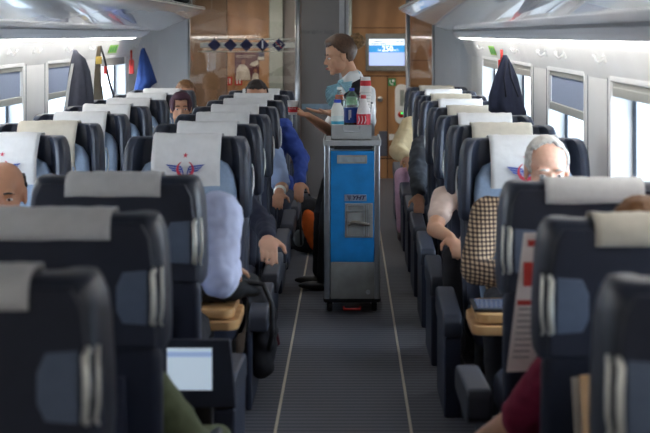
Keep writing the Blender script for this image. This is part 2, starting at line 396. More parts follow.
# stripe with diamonds on glass
t = empty('glass_decal', 'cream banded decal with navy diamonds and the figure 1 across the glass partition', 'decal', W(250, 45, YP))
boxobj('cream_band', (W(200, 0, YP).x-t.location.x, W(299, 0, YP).x-t.location.x, .006, .010, -.028, .026), M['vinyl'], t)
bm = bmesh.new()
for py in (39.2, 51.5):
    z = W(0, py, YP).z-t.location.z; box(bm, W(198, 0, YP).x-t.location.x, W(299, 0, YP).x-t.location.x, .006, .010, z-.006, z+.006)
obj('thin_stripe', bm, M['vinyl'], t)
for i, px in enumerate((214.3, 230.3, 246.3, 262.5, 278.7)):
    bm = bmesh.new(); c = W(px, 45, YP)-t.location; r = .069
    loft(bm, [[(c.x+x*r, y, c.z+z*r) for x, z in ((0, 1), (1, 0), (0, -1), (-1, 0))] for y in (.001, .005)])
    q = obj('diamond', bm, M['diamond'], t)
    if i == 3: text('numeral', '1', .115, M['white'], q, (c.x, -.001, c.z), bold=.002)
    if i == 4:
        bm = bmesh.new(); box(bm, -.03, .022, -.001, .001, -.016, -.006); tube(bm, [(.02, 0, -.01), (.03, 0, .012), (.012, 0, .022)], .004, 6); box(bm, c.x*0-.034, -.02, -.001, .001, .006, .014)
        s_ = obj('cigarette_symbol', bm, M['vinyl'], q); s_.location = (c.x, -.001, c.z)
        bm = bmesh.new(); tube(bm, [(-.032, -.002, .032), (.032, -.002, -.032)], .004, 6); s_ = obj('bar_symbol', bm, M['red'], q); s_.location = (c.x, -.001, c.z)
# ------------------------------------------------------------ fill lights added at the ceiling, out of view, to brighten the carriage
def ceil_fill(x, y, i):
    t = empty('fill_light', '', 'ceiling light', (x, y, 2.24), group='added fill lights along the aisle')
    t['label'] = 'long flush fill light added over the aisle between the luggage racks'
    boxobj('lamp_frame', (-.13, .13, -.6, .6, -.02, .009), M['white'], t, bevel=.004)
    boxobj('diffuser', (-.11, .11, -.57, .57, -.024, -.019), mat('diffuser_%d' % i, (1, 1, 1), .5, emit=(1, .96, .9), estr=1.2), t)
for i, y in enumerate((7.2, 9.6, 12.0, 14.2)): ceil_fill(-.43, y, i)
q = empty('fill_light', 'square flush fill light added in the vestibule behind the sliding door', 'ceiling light', (.1, 16.1, 2.24))  # unseen vestibule light, added to brighten the wood wall
q2 = copy_tree(q); q2.location.x = -1.2; q2['label'] = 'square flush fill light added in the vestibule behind the glass partition'  # copy added to light the wood behind the glass
for q in (q, q2):
  boxobj('lamp_frame', (-.5, .5, -.2, .2, -.02, .009), M['white'], q, bevel=.004)
for q in [o for o in bpy.data.objects if o.name.startswith('fill_light') and o.location.y > 16]:
  boxobj('diffuser', (-.46, .46, -.17, .17, -.024, -.019), mat('diffuser_v', (1, 1, 1), .5, emit=(1, .93, .84), estr=4.4 if q.location.x > 0 else 11), q)

# ------------------------------------------------------------ seats
def make_cover(parent, zf, cream=False, seed=0):
    """draped head cover; zf = how low its front reaches"""
    w = .166
    path = []
    for k in range(8): path.append((-.158, zf+(1.07-zf)*k/7))
    path += [(-.150, 1.105), (-.118, 1.145), (-.090, 1.185), (-.07, 1.208), (-.03, 1.212), (.01, 1.212), (.038, 1.208), (.058, 1.196), (.068, 1.18), (.070, 1.16), (.071, 1.138)]
    bm = bmesh.new(); nx = 14; rows = []
    for j, (y, z) in enumerate(path):
        row = []
        for i in range(nx+1):
            x = -w+2*w*i/nx
            n = noise.noise(Vector((x*9+seed, z*9+y*9, seed*3.1)))*.006
            top = 1 if 10 <= j <= 15 else 0
            n2 = noise.noise(Vector((x*22+seed, y*30, seed)))*.006*top
            yy = y-(abs(n)*.6 if y < -.1 else 0)+(abs(n) if y > .05 else 0)
            zz = z+(n2+.003*top if top else 0)
            if j == len(path)-1: zz += noise.noise(Vector((x*6, seed, 2)))*.008
            if j == 0: zz += noise.noise(Vector((x*5, seed, 5)))*.006
            row.append(bm.verts.new((x, yy, zz)))
        rows.append(row)
    for a, b in zip(rows, rows[1:]):
        for i in range(nx): bm.faces.new((a[i], a[i+1], b[i+1], b[i]))
    o = obj('head_cover', bm, M['coverg' if cream else 'cover'], parent, smooth=True)
    s = o.modifiers.new('s', 'SOLIDIFY'); s.thickness = .003; s.offset = 1
    bake(o)
    # emblem
    y0 = -.1740
    bm = bmesh.new(); n = 20; th = math.radians(26)
    inner = []; outer = []
    for k in range(n+1):
        a = math.pi/2+th+(2*math.pi-2*th)*k/n
        wd = .0125*math.sin(math.pi*k/n)+.004
        outer.append((.043*math.cos(a), .043*math.sin(a))); inner.append(((.043-wd)*math.cos(a), (.043-wd)*math.sin(a)))
    va = [[bm.verts.new((x, y, z+1.055)) for x, z in l] for l in (outer, inner) for y in (y0-.003, y0-.002)]
    for k in range(n):
        bm.faces.new((va[0][k], va[0][k+1], va[2][k+1], va[2][k])); bm.faces.new((va[1][k], va[3][k], va[3][k+1], va[1][k+1]))
    st = [((.013 if k % 2 == 0 else .0055)*math.sin(k*math.pi/5), (.013 if k % 2 == 0 else .0055)*math.cos(k*math.pi/5)+1.122) for k in range(10)]
    bm.faces.new([bm.verts.new((x, -.158+(z-1.105)*.9-.012, z)) for x, z in st])
    obj('red_emblem', bm, M['logored'], o)
    bm = bmesh.new()
    for s in (-1, 1):
        for k, (x1, z0) in enumerate(((.094, .020), (.082, .008), (.070, -.004))):
            pts = [(s*.018, z0-.006), (s*x1, z0+.003), (s*(x1-.010), z0-.006), (s*.018, z0-.015)]
            bm.faces.new([bm.verts.new((x, y0-.001, z+1.058)) for x, z in pts])
        pts = [(s*.003, -.035), (s*.014, .010), (s*.020, .010), (s*.010, -.035)]
        bm.faces.new([bm.verts.new((x, y0-.001, z+1.055)) for x, z in pts])
    obj('blue_emblem', bm, M['logoblue'], o)
    text('lettering', 'TCDD', .034, M['logoblue'], o, (.02, y0, .975), ext=0)
    return o
def make_seat(name, a, cream=False, seed=0, zf=.88):
    """a = local x sign of the aisle side; faces -Y"""
    t = bpy.data.objects.new(name, None); C.objects.link(t)
    lean = lambda z: -(1.15-z)*.16
    # headrest: winged shell
    U = [(0, .060), (.18, .060), (.262, .052), (.288, .030), (.300, -.02), (.300, -.115), (.292, -.150), (.272, -.160), (.252, -.150), (.238, -.10), (.215, -.065), (.15, -.050), (0, -.045)]
    full = U+[(-x, y) for x, y in reversed(U[1:-1])]
    bm = bmesh.new(); loops = []
    for z, sx, sy, dy in ((.82, 1.01, .82, 0), (.835, 1.035, .9, 0), (.88, 1.045, .95, 0), (.98, 1.04, 1.0, 0), (1.10, 1.02, .98, 0), (1.15, 1.0, .93, 0), (1.18, .965, .84, 0), (1.195, .94, .7, .0), (1.203, .90, .5, 0)):
        loops.append([(x*sx, y*sy-.008*(sy < .8)+(z-1.15)*.05, z) for x, y in full])
    loft(bm, loops); obj('headrest', bm, M['leather'], t, bevel=.006)
    # back shell (rear plastic)
    bm = bmesh.new(); loops = []
    for z, w, d in ((.26, .27, .03), (.30, .285, .04), (.60, .296, .045), (.80, .298, .045), (.832, .294, .04)):
        loops.append([(x, y+lean(z)+.045, z) for x, y in rrect(w, d, .028)])
    loft(bm, loops); obj('back_shell', bm, M['navy'], t, bevel=.004)
    # rear skin of upper part
    bm = bmesh.new()
    loft(bm, [[(x*s, .052+dy, z) for x, z in ((-.29, .845), (.29, .845), (.288, 1.0), (.272, 1.14), (.25, 1.182), (-.25, 1.182), (-.272, 1.14), (-.288, 1.0))] for s, dy in ((1, 0), (1, .010), (.97, .015))])
    obj('rear_panel', bm, M['navy'], t, bevel=.003)
    # pocket on rear
    bm = bmesh.new()
    loft(bm, [[(x, lean(z)+.094+dy, z) for x, z in ((-.2, .36), (.2, .36), (.205, .76), (-.205, .76))] for dy in (0, .016)])
    obj('seat_pocket', bm, M['navy2'], t, bevel=.008)
    # backrest side body + upholstery pad
    bm = bmesh.new(); loops = []
    for z, w in ((.36, .25), (.45, .275), (.70, .28), (.86, .278), (.92, .26)):
        loops.append([(x, y+lean(z)-.035, z) for x, y in rrect(w, .055, .04)])
    loft(bm, loops); obj('backrest', bm, M['navy2'], t, smooth=True)
    bm = bmesh.new(); loops = []
    for z, w, d in ((.40, .16, .02), (.44, .215, .035), (.60, .232, .045), (.74, .235, .05), (.86, .240, .055), (.95, .243, .055), (1.02, .232, .045), (1.075, .20, .03), (1.10, .15, .015)):
        loops.append([(x, y+lean(z)*.9-.085, z) for x, y in rrect(w, d, min(.03, d*.9), 6)])
    loft(bm, loops); obj('back_cushion', bm, M['fab'], t, smooth=True)
    bm = bmesh.new(); loops = []
    for z, i in ((.31, .02), (.33, 0), (.42, 0), (.445, .02), (.45, .05)):
        loops.append([(x, y-.345, z) for x, y in rrect(.275-i, .245-i, .05)])
    loft(bm, loops); obj('seat_cushion', bm, M['navy2'], t, smooth=True)
    bm = bmesh.new(); box(bm, -.24, .24, -.50, -.10, .06, .31); box(bm, -.19, .19, -.46, -.12, 0, .06); obj('seat_base', bm, M['black'], t, bevel=.015)
    for s, xc, hw in ((a, .376, .044), (-a, .338, .028)):
        bm = bmesh.new(); xc *= s
        prof = [(-.59, .36), (-.595, .42), (-.58, .448), (-.55, .460), (-.20, .485), (-.04, .495), (-.02, .475), (-.02, .39), (-.10, .36)]
        loft(bm, [[(x, y, z) for y, z in prof] for x in (xc-hw, xc+hw)])
        ar = obj('armrest', bm, M['arm'], t, bevel=.014, seg=3)
        bm = bmesh.new(); prof = [(-.565, 0), (-.575, .35), (-.56, .365), (-.06, .365), (-.05, 0)]
        loft(bm, [[(x, y, z) for y, z in prof] for x in ((.318*s, .345*s) if (a == 1 and s == 1) else (xc-hw+.006, xc+hw-.006))])
        obj('armrest_panel', bm, M['navy'], ar, bevel=.010)
    # grab handle on aisle rear corner
    bm = bmesh.new(); x = a*.284
    tube(bm, [(x, .055, 1.055), (x, .085, 1.045), (x+.004*a, .094, 1.0), (x+.004*a, .094, .95), (x, .085, .915), (x, .055, .905)], .0085, 8)
    h = obj('grab_handle', bm, M['silver'], t, smooth=True)
    bm = bmesh.new(); x = a*.304
    tube(bm, [(x, .045, 1.06), (x+.004*a, .075, 1.04), (x+.007*a, .084, 1.0), (x+.007*a, .084, .95), (x, .075, .915), (x, .045, .90)], .0045, 8)
    obj('handle_trim', bm, M['silver'], h, smooth=True)
    bm = bmesh.new(); xa = a*.268; xb = a*.190
    loft(bm, [[(x, y, z) for x, z in ((xa, .905), (xa, 1.055), (xb+.01*a, 1.05), (xb-.008*a, 1.01), (xb-.008*a, .945), (xb+.01*a, .91))] for y in (.066, .071)])
    obj('handle_recess', bm, M['recess'], t, bevel=.003)
    make_cover(t, zf, cream, seed)
    return t
PA = [make_seat('train_seat', 1, c, s) for c, s in ((False, 1), (True, 2), (False, 5))]
PB = [make_seat('train_seat', -1, c, s) for c, s in ((False, 3), (True, 4), (False, 7))]
used = set()
def place_seat(proto, x, y, rz, label, group, tilt=0):
    if proto.name in used: o = copy_tree(proto)
    else: o = proto; used.add(proto.name)
    o.location = (x, y, 0); o.rotation_euler = (0, 0, rz); tag(o, label, 'seat', group)
    return o
ordn = ['', 'second', 'third', 'fourth', 'fifth', 'sixth', 'seventh', 'eighth', 'ninth', 'tenth']
XS, XA, XWN = .82, -.82, -1.68
PI = math.pi
# facing away (we see their backs)
near = ['nearest', 'second nearest', 'third nearest']
for k in range(3):
    place_seat(PA[(0, 1, 0)[k]], XS, (2.94, 3.92, 4.90)[k], PI, near[k]+' navy seat back on the single-seat side, with a silver grab handle', 'seat backs on the single-seat side')
    place_seat(PB[(0, 0, 2)[k]], XA, (3.03, 4.04, 5.10)[k], PI, near[k]+' navy aisle seat back on the paired side, with a silver grab handle', 'seat backs on the paired side')
for k in range(8):
    y = (7.0, 8.0, 8.98, 9.96, 10.95, 11.93, 12.91, 13.85)[k]
    lab = 'single dark seat facing the camera behind the checked-shirt man, emblem on its white cover' if k == 0 else \
        ('single dark seat facing the camera, last of its row before the end wall' if k == 7 else 'single dark seat facing the camera, %s one beyond the table' % ordn[k])
    place_seat(PB[(0, 1, 0, 1, 0, 1, 0, 1)[k]], XS+.015, y, 0, lab, 'single seats facing the camera')
for k in range(7):
    y = 7.12+.985*k
    lab = 'dark aisle seat facing the camera beyond the table, winged emblem on its white cover' if k == 0 else 'dark aisle seat of the paired side facing the camera, %s one beyond the table' % ordn[k]
    place_seat(PA[(0, 0, 2, 0, 2, 0, 2)[k]], XA+.035, y, 0, lab, 'aisle seats of the paired side facing the camera')
for k in range(7):
    y = 7.18+.985*k
    lab = 'dark window seat behind the bald man, facing the camera under its white cover' if k == 0 else 'dark window seat of the paired side facing the camera, %s one beyond the table' % ordn[k]
    place_seat(PA[(2, 1, 0, 0, 2, 0, 2)[k]], XWN, y, 0, lab, 'window seats of the paired side facing the camera')

# ------------------------------------------------------------ tables
def table(x0, x1, y0, y1, label, s):
    t = empty('folding_table', label, 'table', ((x0+x1)/2, (y0+y1)/2, 0)); c = t.location
    hx = (x1-x0)/2; hy = (y1-y0)/2
    for nm, z0, z1, dx in (('tabletop', .485, .525, 0), ('folded_leaf', .532, .570, .02)):
        bm = bmesh.new(); loft(bm, [[(x+(dx*.4*s), y, z) for x, y in rrect(hx-dx*.6, hy-dx*.6, .05)] for z in (z0, z1)])
        obj(nm, bm, M['table'], t, bevel=.006)
    boxobj('pedestal', (-.05+s*.1, .05+s*.1, -.12, .12, 0, .485), M['navy'], t, bevel=.01)
table(.50, 1.17, 5.85, 6.25, 'tan folding table before the man in the checked shirt', 1)
table(-2.15, -.455, 5.95, 6.35, 'tan folding table by the aisle under the black bag', -1)

# ------------------------------------------------------------ figures
class Fig:
    def __init__(s): s.bm = bmesh.new()
    def ell(s, c, r, rot=None, sub=3):
        m = Matrix.Translation(Vector(c)) @ ((rot.to_4x4()) if rot else Matrix.Identity(4)) @ Matrix.Diagonal(Vector((r[0], r[1], r[2], 1)))
        bmesh.ops.create_icosphere(s.bm, subdivisions=sub, radius=1, matrix=m)
    def cone(s, a, ra, b, rb, n=16):
        a = Vector(a); b = Vector(b); d = (b-a); L = d.length
        if L < 1e-5: return
        d /= L; u = d.orthogonal().normalized(); v = d.cross(u); loops = []
        K = 5
        for k in range(K):
            t = math.radians(-88+88*k/(K-1)*1.0); loops.append((a+d*ra*math.sin(t), ra*math.cos(t)))
        for k in range(K):
            t = math.radians(88*k/(K-1)); loops.append((b+d*rb*math.sin(t), rb*math.cos(t)))
        loft(s.bm, [[p+u*r*math.cos(2*PI*i/n)+v*r*math.sin(2*PI*i/n) for i in range(n)] for p, r in loops])
    def chain(s, pts):
        for (a, ra), (b, rb) in zip(pts, pts[1:]): s.cone(a, ra, b, rb)
    def build(s, name, m, parent, vox=.006, smooth=4, wrinkle=0, wscale=14):
        bmesh.ops.recalc_face_normals(s.bm, faces=s.bm.faces)
        me = bpy.data.meshes.new(name); s.bm.to_mesh(me); s.bm.free()
        o = bpy.data.objects.new(name, me); C.objects.link(o)
        r = o.modifiers.new('r', 'REMESH'); r.mode = 'VOXEL'; r.voxel_size = vox
        q = o.modifiers.new('s', 'SMOOTH'); q.iterations = smooth; q.factor = .5
        bake(o)
        me = o.data
        if wrinkle:
            me2 = me; nrm = [v.normal.copy() for v in me2.vertices]
            for v, n in zip(me2.vertices, nrm):
                p = v.co; k = noise.noise(Vector((p.x*wscale, p.y*wscale, p.z*wscale*1.8)))+.5*noise.noise(p*wscale*2.3)
                v.co = p+n*wrinkle*k
        me.materials.clear(); me.materials.append(m)
        for p in me.polygons: p.use_smooth = True
        o.parent = parent; return o
def head_into(f, T, s, female=False):
    """T: 4x4 head matrix (face -Y), s scale"""
    R = T.to_3x3().normalized()
    P = lambda x, y, z: T @ Vector((x*s, y*s, z*s))
    E = lambda c, r: f.ell(P(*c), (r[0]*s, r[1]*s, r[2]*s), R)
    E((0, .014, .036), (.075, .093, .084)); E((0, -.018, -.022), (.062, .069, .088))
    E((0, -.033, -.074), (.043, .047, .036)); E((0, -.066, -.097), (.019, .017, .016))
    f.cone(P(0, -.080+.004*female, .010), .008*s, P(0, -.102, -.026), (.010-.002*female)*s)
    for k in (-1, 1):
        E((k*.010, -.095, -.031), (.008, .010, .007)); E((k*.030, -.076+.009*female, .020), (.024, .013, .009))
        E((k*.037, -.052, -.030), (.025, .024, .026)); E((k*.077, .008, -.008), (.009, .019, .032)); E((k*.08, .015, .01), (.006, .012, .018))
        E((k*.043, -.020, -.055), (.020, .042, .036))
    E((0, -.086, -.060), (.023, .012, .006)); E((0, -.085, -.070), (.019, .012, .007))
    return P
def face_parts(T, s, parent, loc, browc, lipc, dy=0):
    R = T.to_3x3().normalized()
    P = lambda x, y, z: T @ Vector((x*s, y*s, z*s))
    for k in (-1, 1):
        f = Fig(); f.ell(P(k*.031, -.0745, .000), (.013*s, .009*s, .0055*s), R); o = obj('eye', f.bm, EYEW, parent, smooth=True)
        f = Fig(); f.ell(P(k*.031, -.0815, .000), (.0056*s, .0035*s, .0052*s), R); obj('iris', f.bm, EYED, o, smooth=True)
        bm = bmesh.new(); tube(bm, [P(k*.013, -.0895+dy, .023), P(k*.030, -.0895+dy, .026), P(k*.050, -.077+dy, .019)], .004*s, 6, [.004*s, .0045*s, .0025*s]); obj('eyebrow', bm, browc, parent, smooth=True)
    bm = bmesh.new(); tube(bm, [P(-.024, -.090, -.065), P(-.010, -.0975, -.063), P(.010, -.0975, -.063), P(.024, -.090, -.065)], .005*s, 8, [.002*s, .005*s, .005*s, .002*s]); obj('mouth', bm, lipc, parent, smooth=True)
EYEW = mat('eye_white', rgb(225, 220, 215), .3); EYED = mat('eye_iris', rgb(40, 26, 20), .2)
LIP = mat('lip', rgb(165, 95, 85), .5); LIPF = mat('lip_rose', rgb(175, 75, 75), .4)
def hair_cap(T, s, parent, m, rule, puff=.010, name='hair', bumpy=.006, freq=40, marg=None):
    bm = bmesh.new(); bmesh.ops.create_icosphere(bm, subdivisions=5, radius=1)
    R0 = Vector((.075+puff*.75, .093+puff, .084+puff))
    for v in bm.verts: v.co = Vector((v.co.x*R0.x, v.co.y*R0.y+.014, v.co.z*R0.z+.036))
    dele = [v for v in bm.verts if not rule(v.co.x, v.co.y, v.co.z)]
    bmesh.ops.delete(bm, geom=dele, context='VERTS')
    c = Vector((0, .014, .036))
    for v in bm.verts:
        d = (v.co-c).normalized(); n = noise.noise(v.co*freq)+.5*noise.noise(v.co*freq*2.5)
        v.co += d*bumpy*n
        if marg: v.co -= d*puff*.9*(1-min(1, max(0, marg(*v.co)/.03)))
    for v in bm.verts: v.co = T @ (v.co*s)
    o = obj(name, bm, m, parent, smooth=True); q = o.modifiers.new('s', 'SOLIDIFY'); q.thickness = (puff+.006)*s; q.offset = -1
    bake(o); return o
def hand_into(f, w, d, n, s=1.0, curl=.35, thumb=1, spread=.08):
    """wrist w, pointing d, palm normal n; thumb side sign"""
    w = Vector(w); d = Vector(d).normalized(); n = Vector(n); n = (n-d*n.dot(d)).normalized(); t = d.cross(n)*thumb
    R = Matrix((t, d, n)).transposed()
    f.ell(w+d*.048*s, (.041*s, .052*s, .016*s), R); f.ell(w+d*.012*s, (.027*s, .03*s, .019*s), R)
    for i, (off, L) in enumerate(((.028, .070), (.010, .078), (-.010, .073), (-.028, .056))):
        p = w+d*.082*s+t*off*s; dd = (d+t*off*spread*30*.3).normalized(); L *= s; r = .0088*s
        for k, (fr, c) in enumerate(((.45, curl*.6), (.32, curl*1.1), (.23, curl*1.0))):
            dd = (dd*math.cos(c)+n*math.sin(c)).normalized(); q = p+dd*L*fr
            f.cone(p, r, q, r*.9, 10); p = q; r *= .9
    p = w+d*.022*s+t*.030*s; dd = (d*.7+t*.75+n*.25).normalized(); q = p+dd*.04*s; f.cone(p, .012*s, q, .0105*s, 10)
    dd = (d*.95+t*.25+n*.35).normalized(); f.cone(q, .0105*s, q+dd*.032*s, .008*s, 10)
def ik(a, b, l1, l2, hint):
    a = Vector(a); b = Vector(b); d = b-a; L = min(d.length, (l1+l2)*.995); dn = d.normalized()
    x = (l1*l1-l2*l2+L*L)/(2*L); h = math.sqrt(max(0, l1*l1-x*x))
    v = Vector(hint); v = (v-dn*v.dot(dn)).normalized(); return a+dn*x+v*h
def seated(label, base, rz, head, hs, shirt, trousers, skin, hair=None, hairrule=None, yaw=0, tilt=0, hands=(None, None), sleeve='long',
           knees=None, shoulder_dz=-.27, face=True, sw=.19, name='person', wr=.006, bodyvox=.008, hand_s=1.08, pelvis_y=None, arm_r=1.0, hint=(.7, .55, -.5), sf=.78, group=None, handn=(0, 0, -1), curl=.35, brow=None):
    """all targets in figure space: x right of the figure's own frame, faces -Y, origin on floor below hips"""
    t = empty(name, label, 'person', base, rz, group)
    hd = Vector(head); T = Matrix.Translation(hd) @ Matrix.Rotation(yaw, 4, 'Z') @ Matrix.Rotation(tilt, 4, 'X')
    neck = hd+Vector((0, .045, shoulder_dz+.06)); pel = Vector((0, -.02, .50)); chest = pel.lerp(neck, .62)+Vector((0, .01, 0))
    sh = [neck+Vector((k*sw, .0, -.055)) for k in (-1, 1)]
    hn = []; el = []
    for k in (0, 1):
        sg = (-1, 1)[k]
        hw = Vector(hands[k]) if hands[k] else Vector((sg*.30, -.30, .56))
        hn.append(hw); el.append(ik(sh[k], hw, .27, .25, (sg*hint[0], hint[1], hint[2])))
    kn = knees or [(-.13, -.50, .50), (.13, -.50, .50)]; kn = [Vector(k) for k in kn]
    ft = [Vector((k.x, k.y-.04, .09)) for k in kn]; hip = [pel+Vector((k*.09, 0, -.02)) for k in (-1, 1)]
    ar = arm_r
    f = Fig(); head_into(f, T, hs)
    f.cone(T @ Vector((0, .025*hs, -.04*hs)), .054*hs, neck+Vector((0, 0, -.02)), .060*hs)
    f.chain([(neck+Vector((0, 0, -.04)), .07), (chest, .12), (pel, .12)])
    for k in (0, 1):
        f.chain([(neck+Vector((0, 0, -.05)), .055), (sh[k], .048*ar), (el[k], .040*ar), (hn[k], .026*ar)])
        d = (hn[k]-el[k]).normalized()
        hand_into(f, hn[k], (d*.7+Vector((0, 0, -.25))), handn, hand_s, curl, thumb=(-1, 1)[k])
        f.chain([(hip[k], .075), (kn[k], .05), (ft[k], .035)])
    f.build('body', skin, t, vox=bodyvox, smooth=3)
    f = Fig(); f.ell(chest+Vector((0, 0, .02)), (.185, .125, .20)); f.ell(pel+Vector((0, 0, .06)), (.175, .135, .15))
    f.chain([(neck+Vector((0, 0, -.055)), .072), (chest, .135), (pel+Vector((0, 0, .02)), .14)])
    for k in (0, 1):
        end = hn[k] if sleeve == 'long' else None
        f.chain([(neck+Vector((0, 0, -.065)), .066), (sh[k], .066*ar)])
        if sleeve == 'long':
            f.chain([(sh[k], .066*ar), (el[k], .053*ar), (el[k].lerp(hn[k], .93), .038*ar)])
        else: f.chain([(sh[k], .066*ar), (sh[k].lerp(el[k], sf), .056*ar)])
    f.build('shirt', shirt, t, vox=.009, smooth=3, wrinkle=wr)
    f = Fig()
    f.ell(pel+Vector((0, -.02, -.0)), (.18, .14, .09))
    for k in (0, 1): f.chain([(hip[k], .09), (kn[k], .068), (ft[k]+Vector((0, 0, .02)), .05)])
    f.build('trousers', trousers, t, vox=.011, smooth=3, wrinkle=.004)
    for k in (0, 1):
        f = Fig(); f.ell(ft[k]+Vector((0, -.05, -.045)), (.045, .12, .042)); f.ell(ft[k]+Vector((0, .03, -.03)), (.04, .05, .055))
        f.build('shoe', SHOE, t, vox=.009, smooth=2)
    if face: face_parts(T, hs, t, None, brow or hair or EYED, LIP)
    if hair: hair_cap(T, hs, t, hair, hairrule)
    return t, T
SHOE = mat('shoe_leather', rgb(26, 24, 24), .35)
SK1 = mat('skin_light', rgb(226, 176, 150), .5, var=.05, scale=20); SK2 = mat('skin_tan', rgb(190, 138, 108), .5, var=.05, scale=20)
SK3 = mat('skin_warm', rgb(212, 160, 128), .5, var=.05, scale=20)
for m in (SK1, SK2, SK3): m.node_tree.nodes['Principled BSDF'].inputs['Subsurface Weight'].default_value = .08; m.node_tree.nodes['Principled BSDF'].inputs['Subsurface Scale'].default_value = .01
HBL = mat('hair_dark', rgb(38, 28, 24), .55, var=.3, scale=120); HBR = mat('hair_brown', rgb(120, 82, 50), .6, var=.3, scale=120)
HWH = mat('hair_white', rgb(206, 200, 192), .7, var=.15, scale=150)
r_short = lambda x, y, z: (z > .062) or (y > -.005 and z > .0) or (y > .03 and z > -.05)
r_bald = lambda x, y, z: (z > .088 and y > -.035) or (z > -.02 and y > .01) or (z > -.005 and y > -.030 and abs(x) > .066)
r_ring = lambda x, y, z: (-.03 < z < .07 and y > .02)
CK = check_mat('checked_shirt', rgb(196, 168, 134), rgb(38, 30, 30), rgb(104, 84, 70), 17)
def cloth(n, c, v=.1): return mat(n, rgb(*c), .85, 0, v, 25, .1)
DARKT = cloth('dark_trousers', (34, 34, 40))
# checked shirt man (single side, facing camera)
seated('white-haired man in a brown checked shirt facing the camera, eyes above the seat back', (.80, 6.72, 0), 0, (.088, -.22, 1.092), 1.2, CK, DARKT, SK1, HWH, r_bald,
       yaw=.05, tilt=.16, hands=((-.10, -.50, .66), (.14, -.52, .66)), sw=.26, shoulder_dz=-.205, arm_r=1.25, knees=[(-.16, -.48, .44), (.13, -.48, .44)], bodyvox=.006, hand_s=1.15)
# bald man by left window
seated('bald man by the window, only forehead and brows above the seat backs', (-1.70, 6.80, 0), 0, (.115, -.15, .965), 1.25, cloth('grey_shirt', (120, 124, 134)), DARKT, SK2, HBL, r_ring,
       yaw=.1, tilt=.1, hands=((-.2, -.38, .62), (.2, -.38, .62)), shoulder_dz=-.27)
# maroon passenger, faces away (R2)
seated('brown-haired person in a maroon top with back to the camera, bare forearm by the aisle', (.80, 4.40, 0), PI, (-.085, .0, 1.06), 1.2, cloth('maroon_top', (128, 16, 54)), DARKT, SK3, HBR, r_short,
       hands=((-.12, -.50, .80), (.375, -.24, .40)), sleeve='short', sf=1.0, sw=.205, arm_r=1.4, curl=.6, shoulder_dz=-.33, hint=(.2, .3, -.6))
# lavender shirt (L3)
seated('person in a lavender shirt bending over the table, only the sleeve showing past the seat', (-.76, 5.56, 0), PI, (.0, -.30, .97), 1.05, cloth('lavender_shirt', (200, 206, 234), .04), DARKT, SK2, HBL, r_short,
       tilt=.5, hands=((-.27, -.36, .75), (.2, -.5, .75)), sw=.235, shoulder_dz=.0, arm_r=1.5, wr=.009, hint=(.10, .3, -1))
# green sleeve (L2)
seated('person in an olive green top low in the seat, forearm reaching to the monitor', (-.84, 4.38, 0), PI, (0, -.02, .99), 1.0, cloth('olive_top', (98, 106, 76)), DARKT, SK2, HBL, r_short,
       hands=((-.42, -.32, .40), (.2, -.3, .5)), sw=.23, arm_r=1.2, shoulder_dz=-.36, hint=(.3, .2, -.6))
# navy sleeve with hand on armrest (L5)
seated('person in a dark navy jumper with a hand hanging over the armrest', (-.80, 7.86, 0), 0, (-.03, -.04, 1.02), 1.05, cloth('navy_jumper', (26, 32, 54)), cloth('taupe_trousers', (104, 90, 80)), SK1, HBL, r_short,
       hands=((-.2, -.35, .55), (.385, -.46, .665)), sw=.26, arm_r=1.12, knees=[(-.10, -.48, .47), (.22, -.42, .46)], curl=.25, hand_s=1.3, shoulder_dz=-.24)
# light blue shirt with watch (L6)
t, _ = seated('person in a pale blue short-sleeved shirt and wristwatch, forearm on the armrest', (-.76, 9.93, 0), 0, (-.04, -.02, 1.0), 1.0, cloth('pale_blue_shirt', (150, 170, 208), .04), cloth('grey_trousers', (88, 86, 92)), SK2, HBL, r_short,
       hands=((-.2, -.3, .55), (.30, -.40, .66)), sleeve='short', sw=.28, arm_r=1.2, shoulder_dz=-.14, hint=(.35, .4, -.9), sf=.85, knees=[(-.05, -.46, .47), (.22, -.46, .47)])
bm = bmesh.new(); tube(bm, [(.303, -.345, .668), (.302, -.365, .667)], .042, 16); w = obj('wristwatch', bm, M['silver'], t, smooth=True)
# bright blue jacket (L7)
seated('person in a bright royal blue jacket leaning into the aisle beside the cup', (-.585, 10.95, 0), 0, (-.10, -.12, 1.0), 1.0, cloth('royal_blue_jacket', (42, 66, 140)), cloth('slate_trousers', (44, 48, 62)), SK2, HBL, r_short,
       hands=((-.2, -.3, .55), (.22, -.28, .62)), sw=.19, arm_r=1.15, shoulder_dz=.0, wr=.012, hint=(.35, .2, -.4), knees=[(-.15, -.46, .47), (.10, -.46, .47)])
# dark head over aisle seats
seated('dark-haired person behind the aisle seats, forehead just above the white covers', (-.82, 12.78, 0), 0, (.02, -.22, 1.16), 1.2, cloth('brown_shirt', (90, 70, 60)), DARKT, SK2, HBL, r_short, shoulder_dz=-.29, hands=((-.2, -.35, .6), (.2, -.35, .6)))
# far head by poster left
seated('brown-haired head far back near the window seats, seen over a cream cover', (-1.55, 13.8, 0), 0, (.0, -.06, 1.13), 1.15, cloth('rust_shirt', (110, 74, 56)), DARKT, SK2, HBR, r_short, shoulder_dz=-.29, hands=((-.2, -.35, .6), (.2, -.35, .6)))
# headscarf woman
t, T = seated('woman in a dark headscarf looking out between the window seats', (-1.44, 12.0, 0), 0, (.075, -.22, 1.10), 1.05, cloth('plum_top', (70, 44, 70)), DARKT, SK2, None, None, yaw=.15, shoulder_dz=-.27, sw=.15, hands=((-.2, -.35, .6), (.1, -.35, .6)), brow=HBL)
hair_cap(T, 1.05, t, cloth('plum_scarf', (66, 34, 48)), lambda x, y, z: not (y < -.045 and abs(x) < .054 and z < .075), .016, 'headscarf', .004, 20)
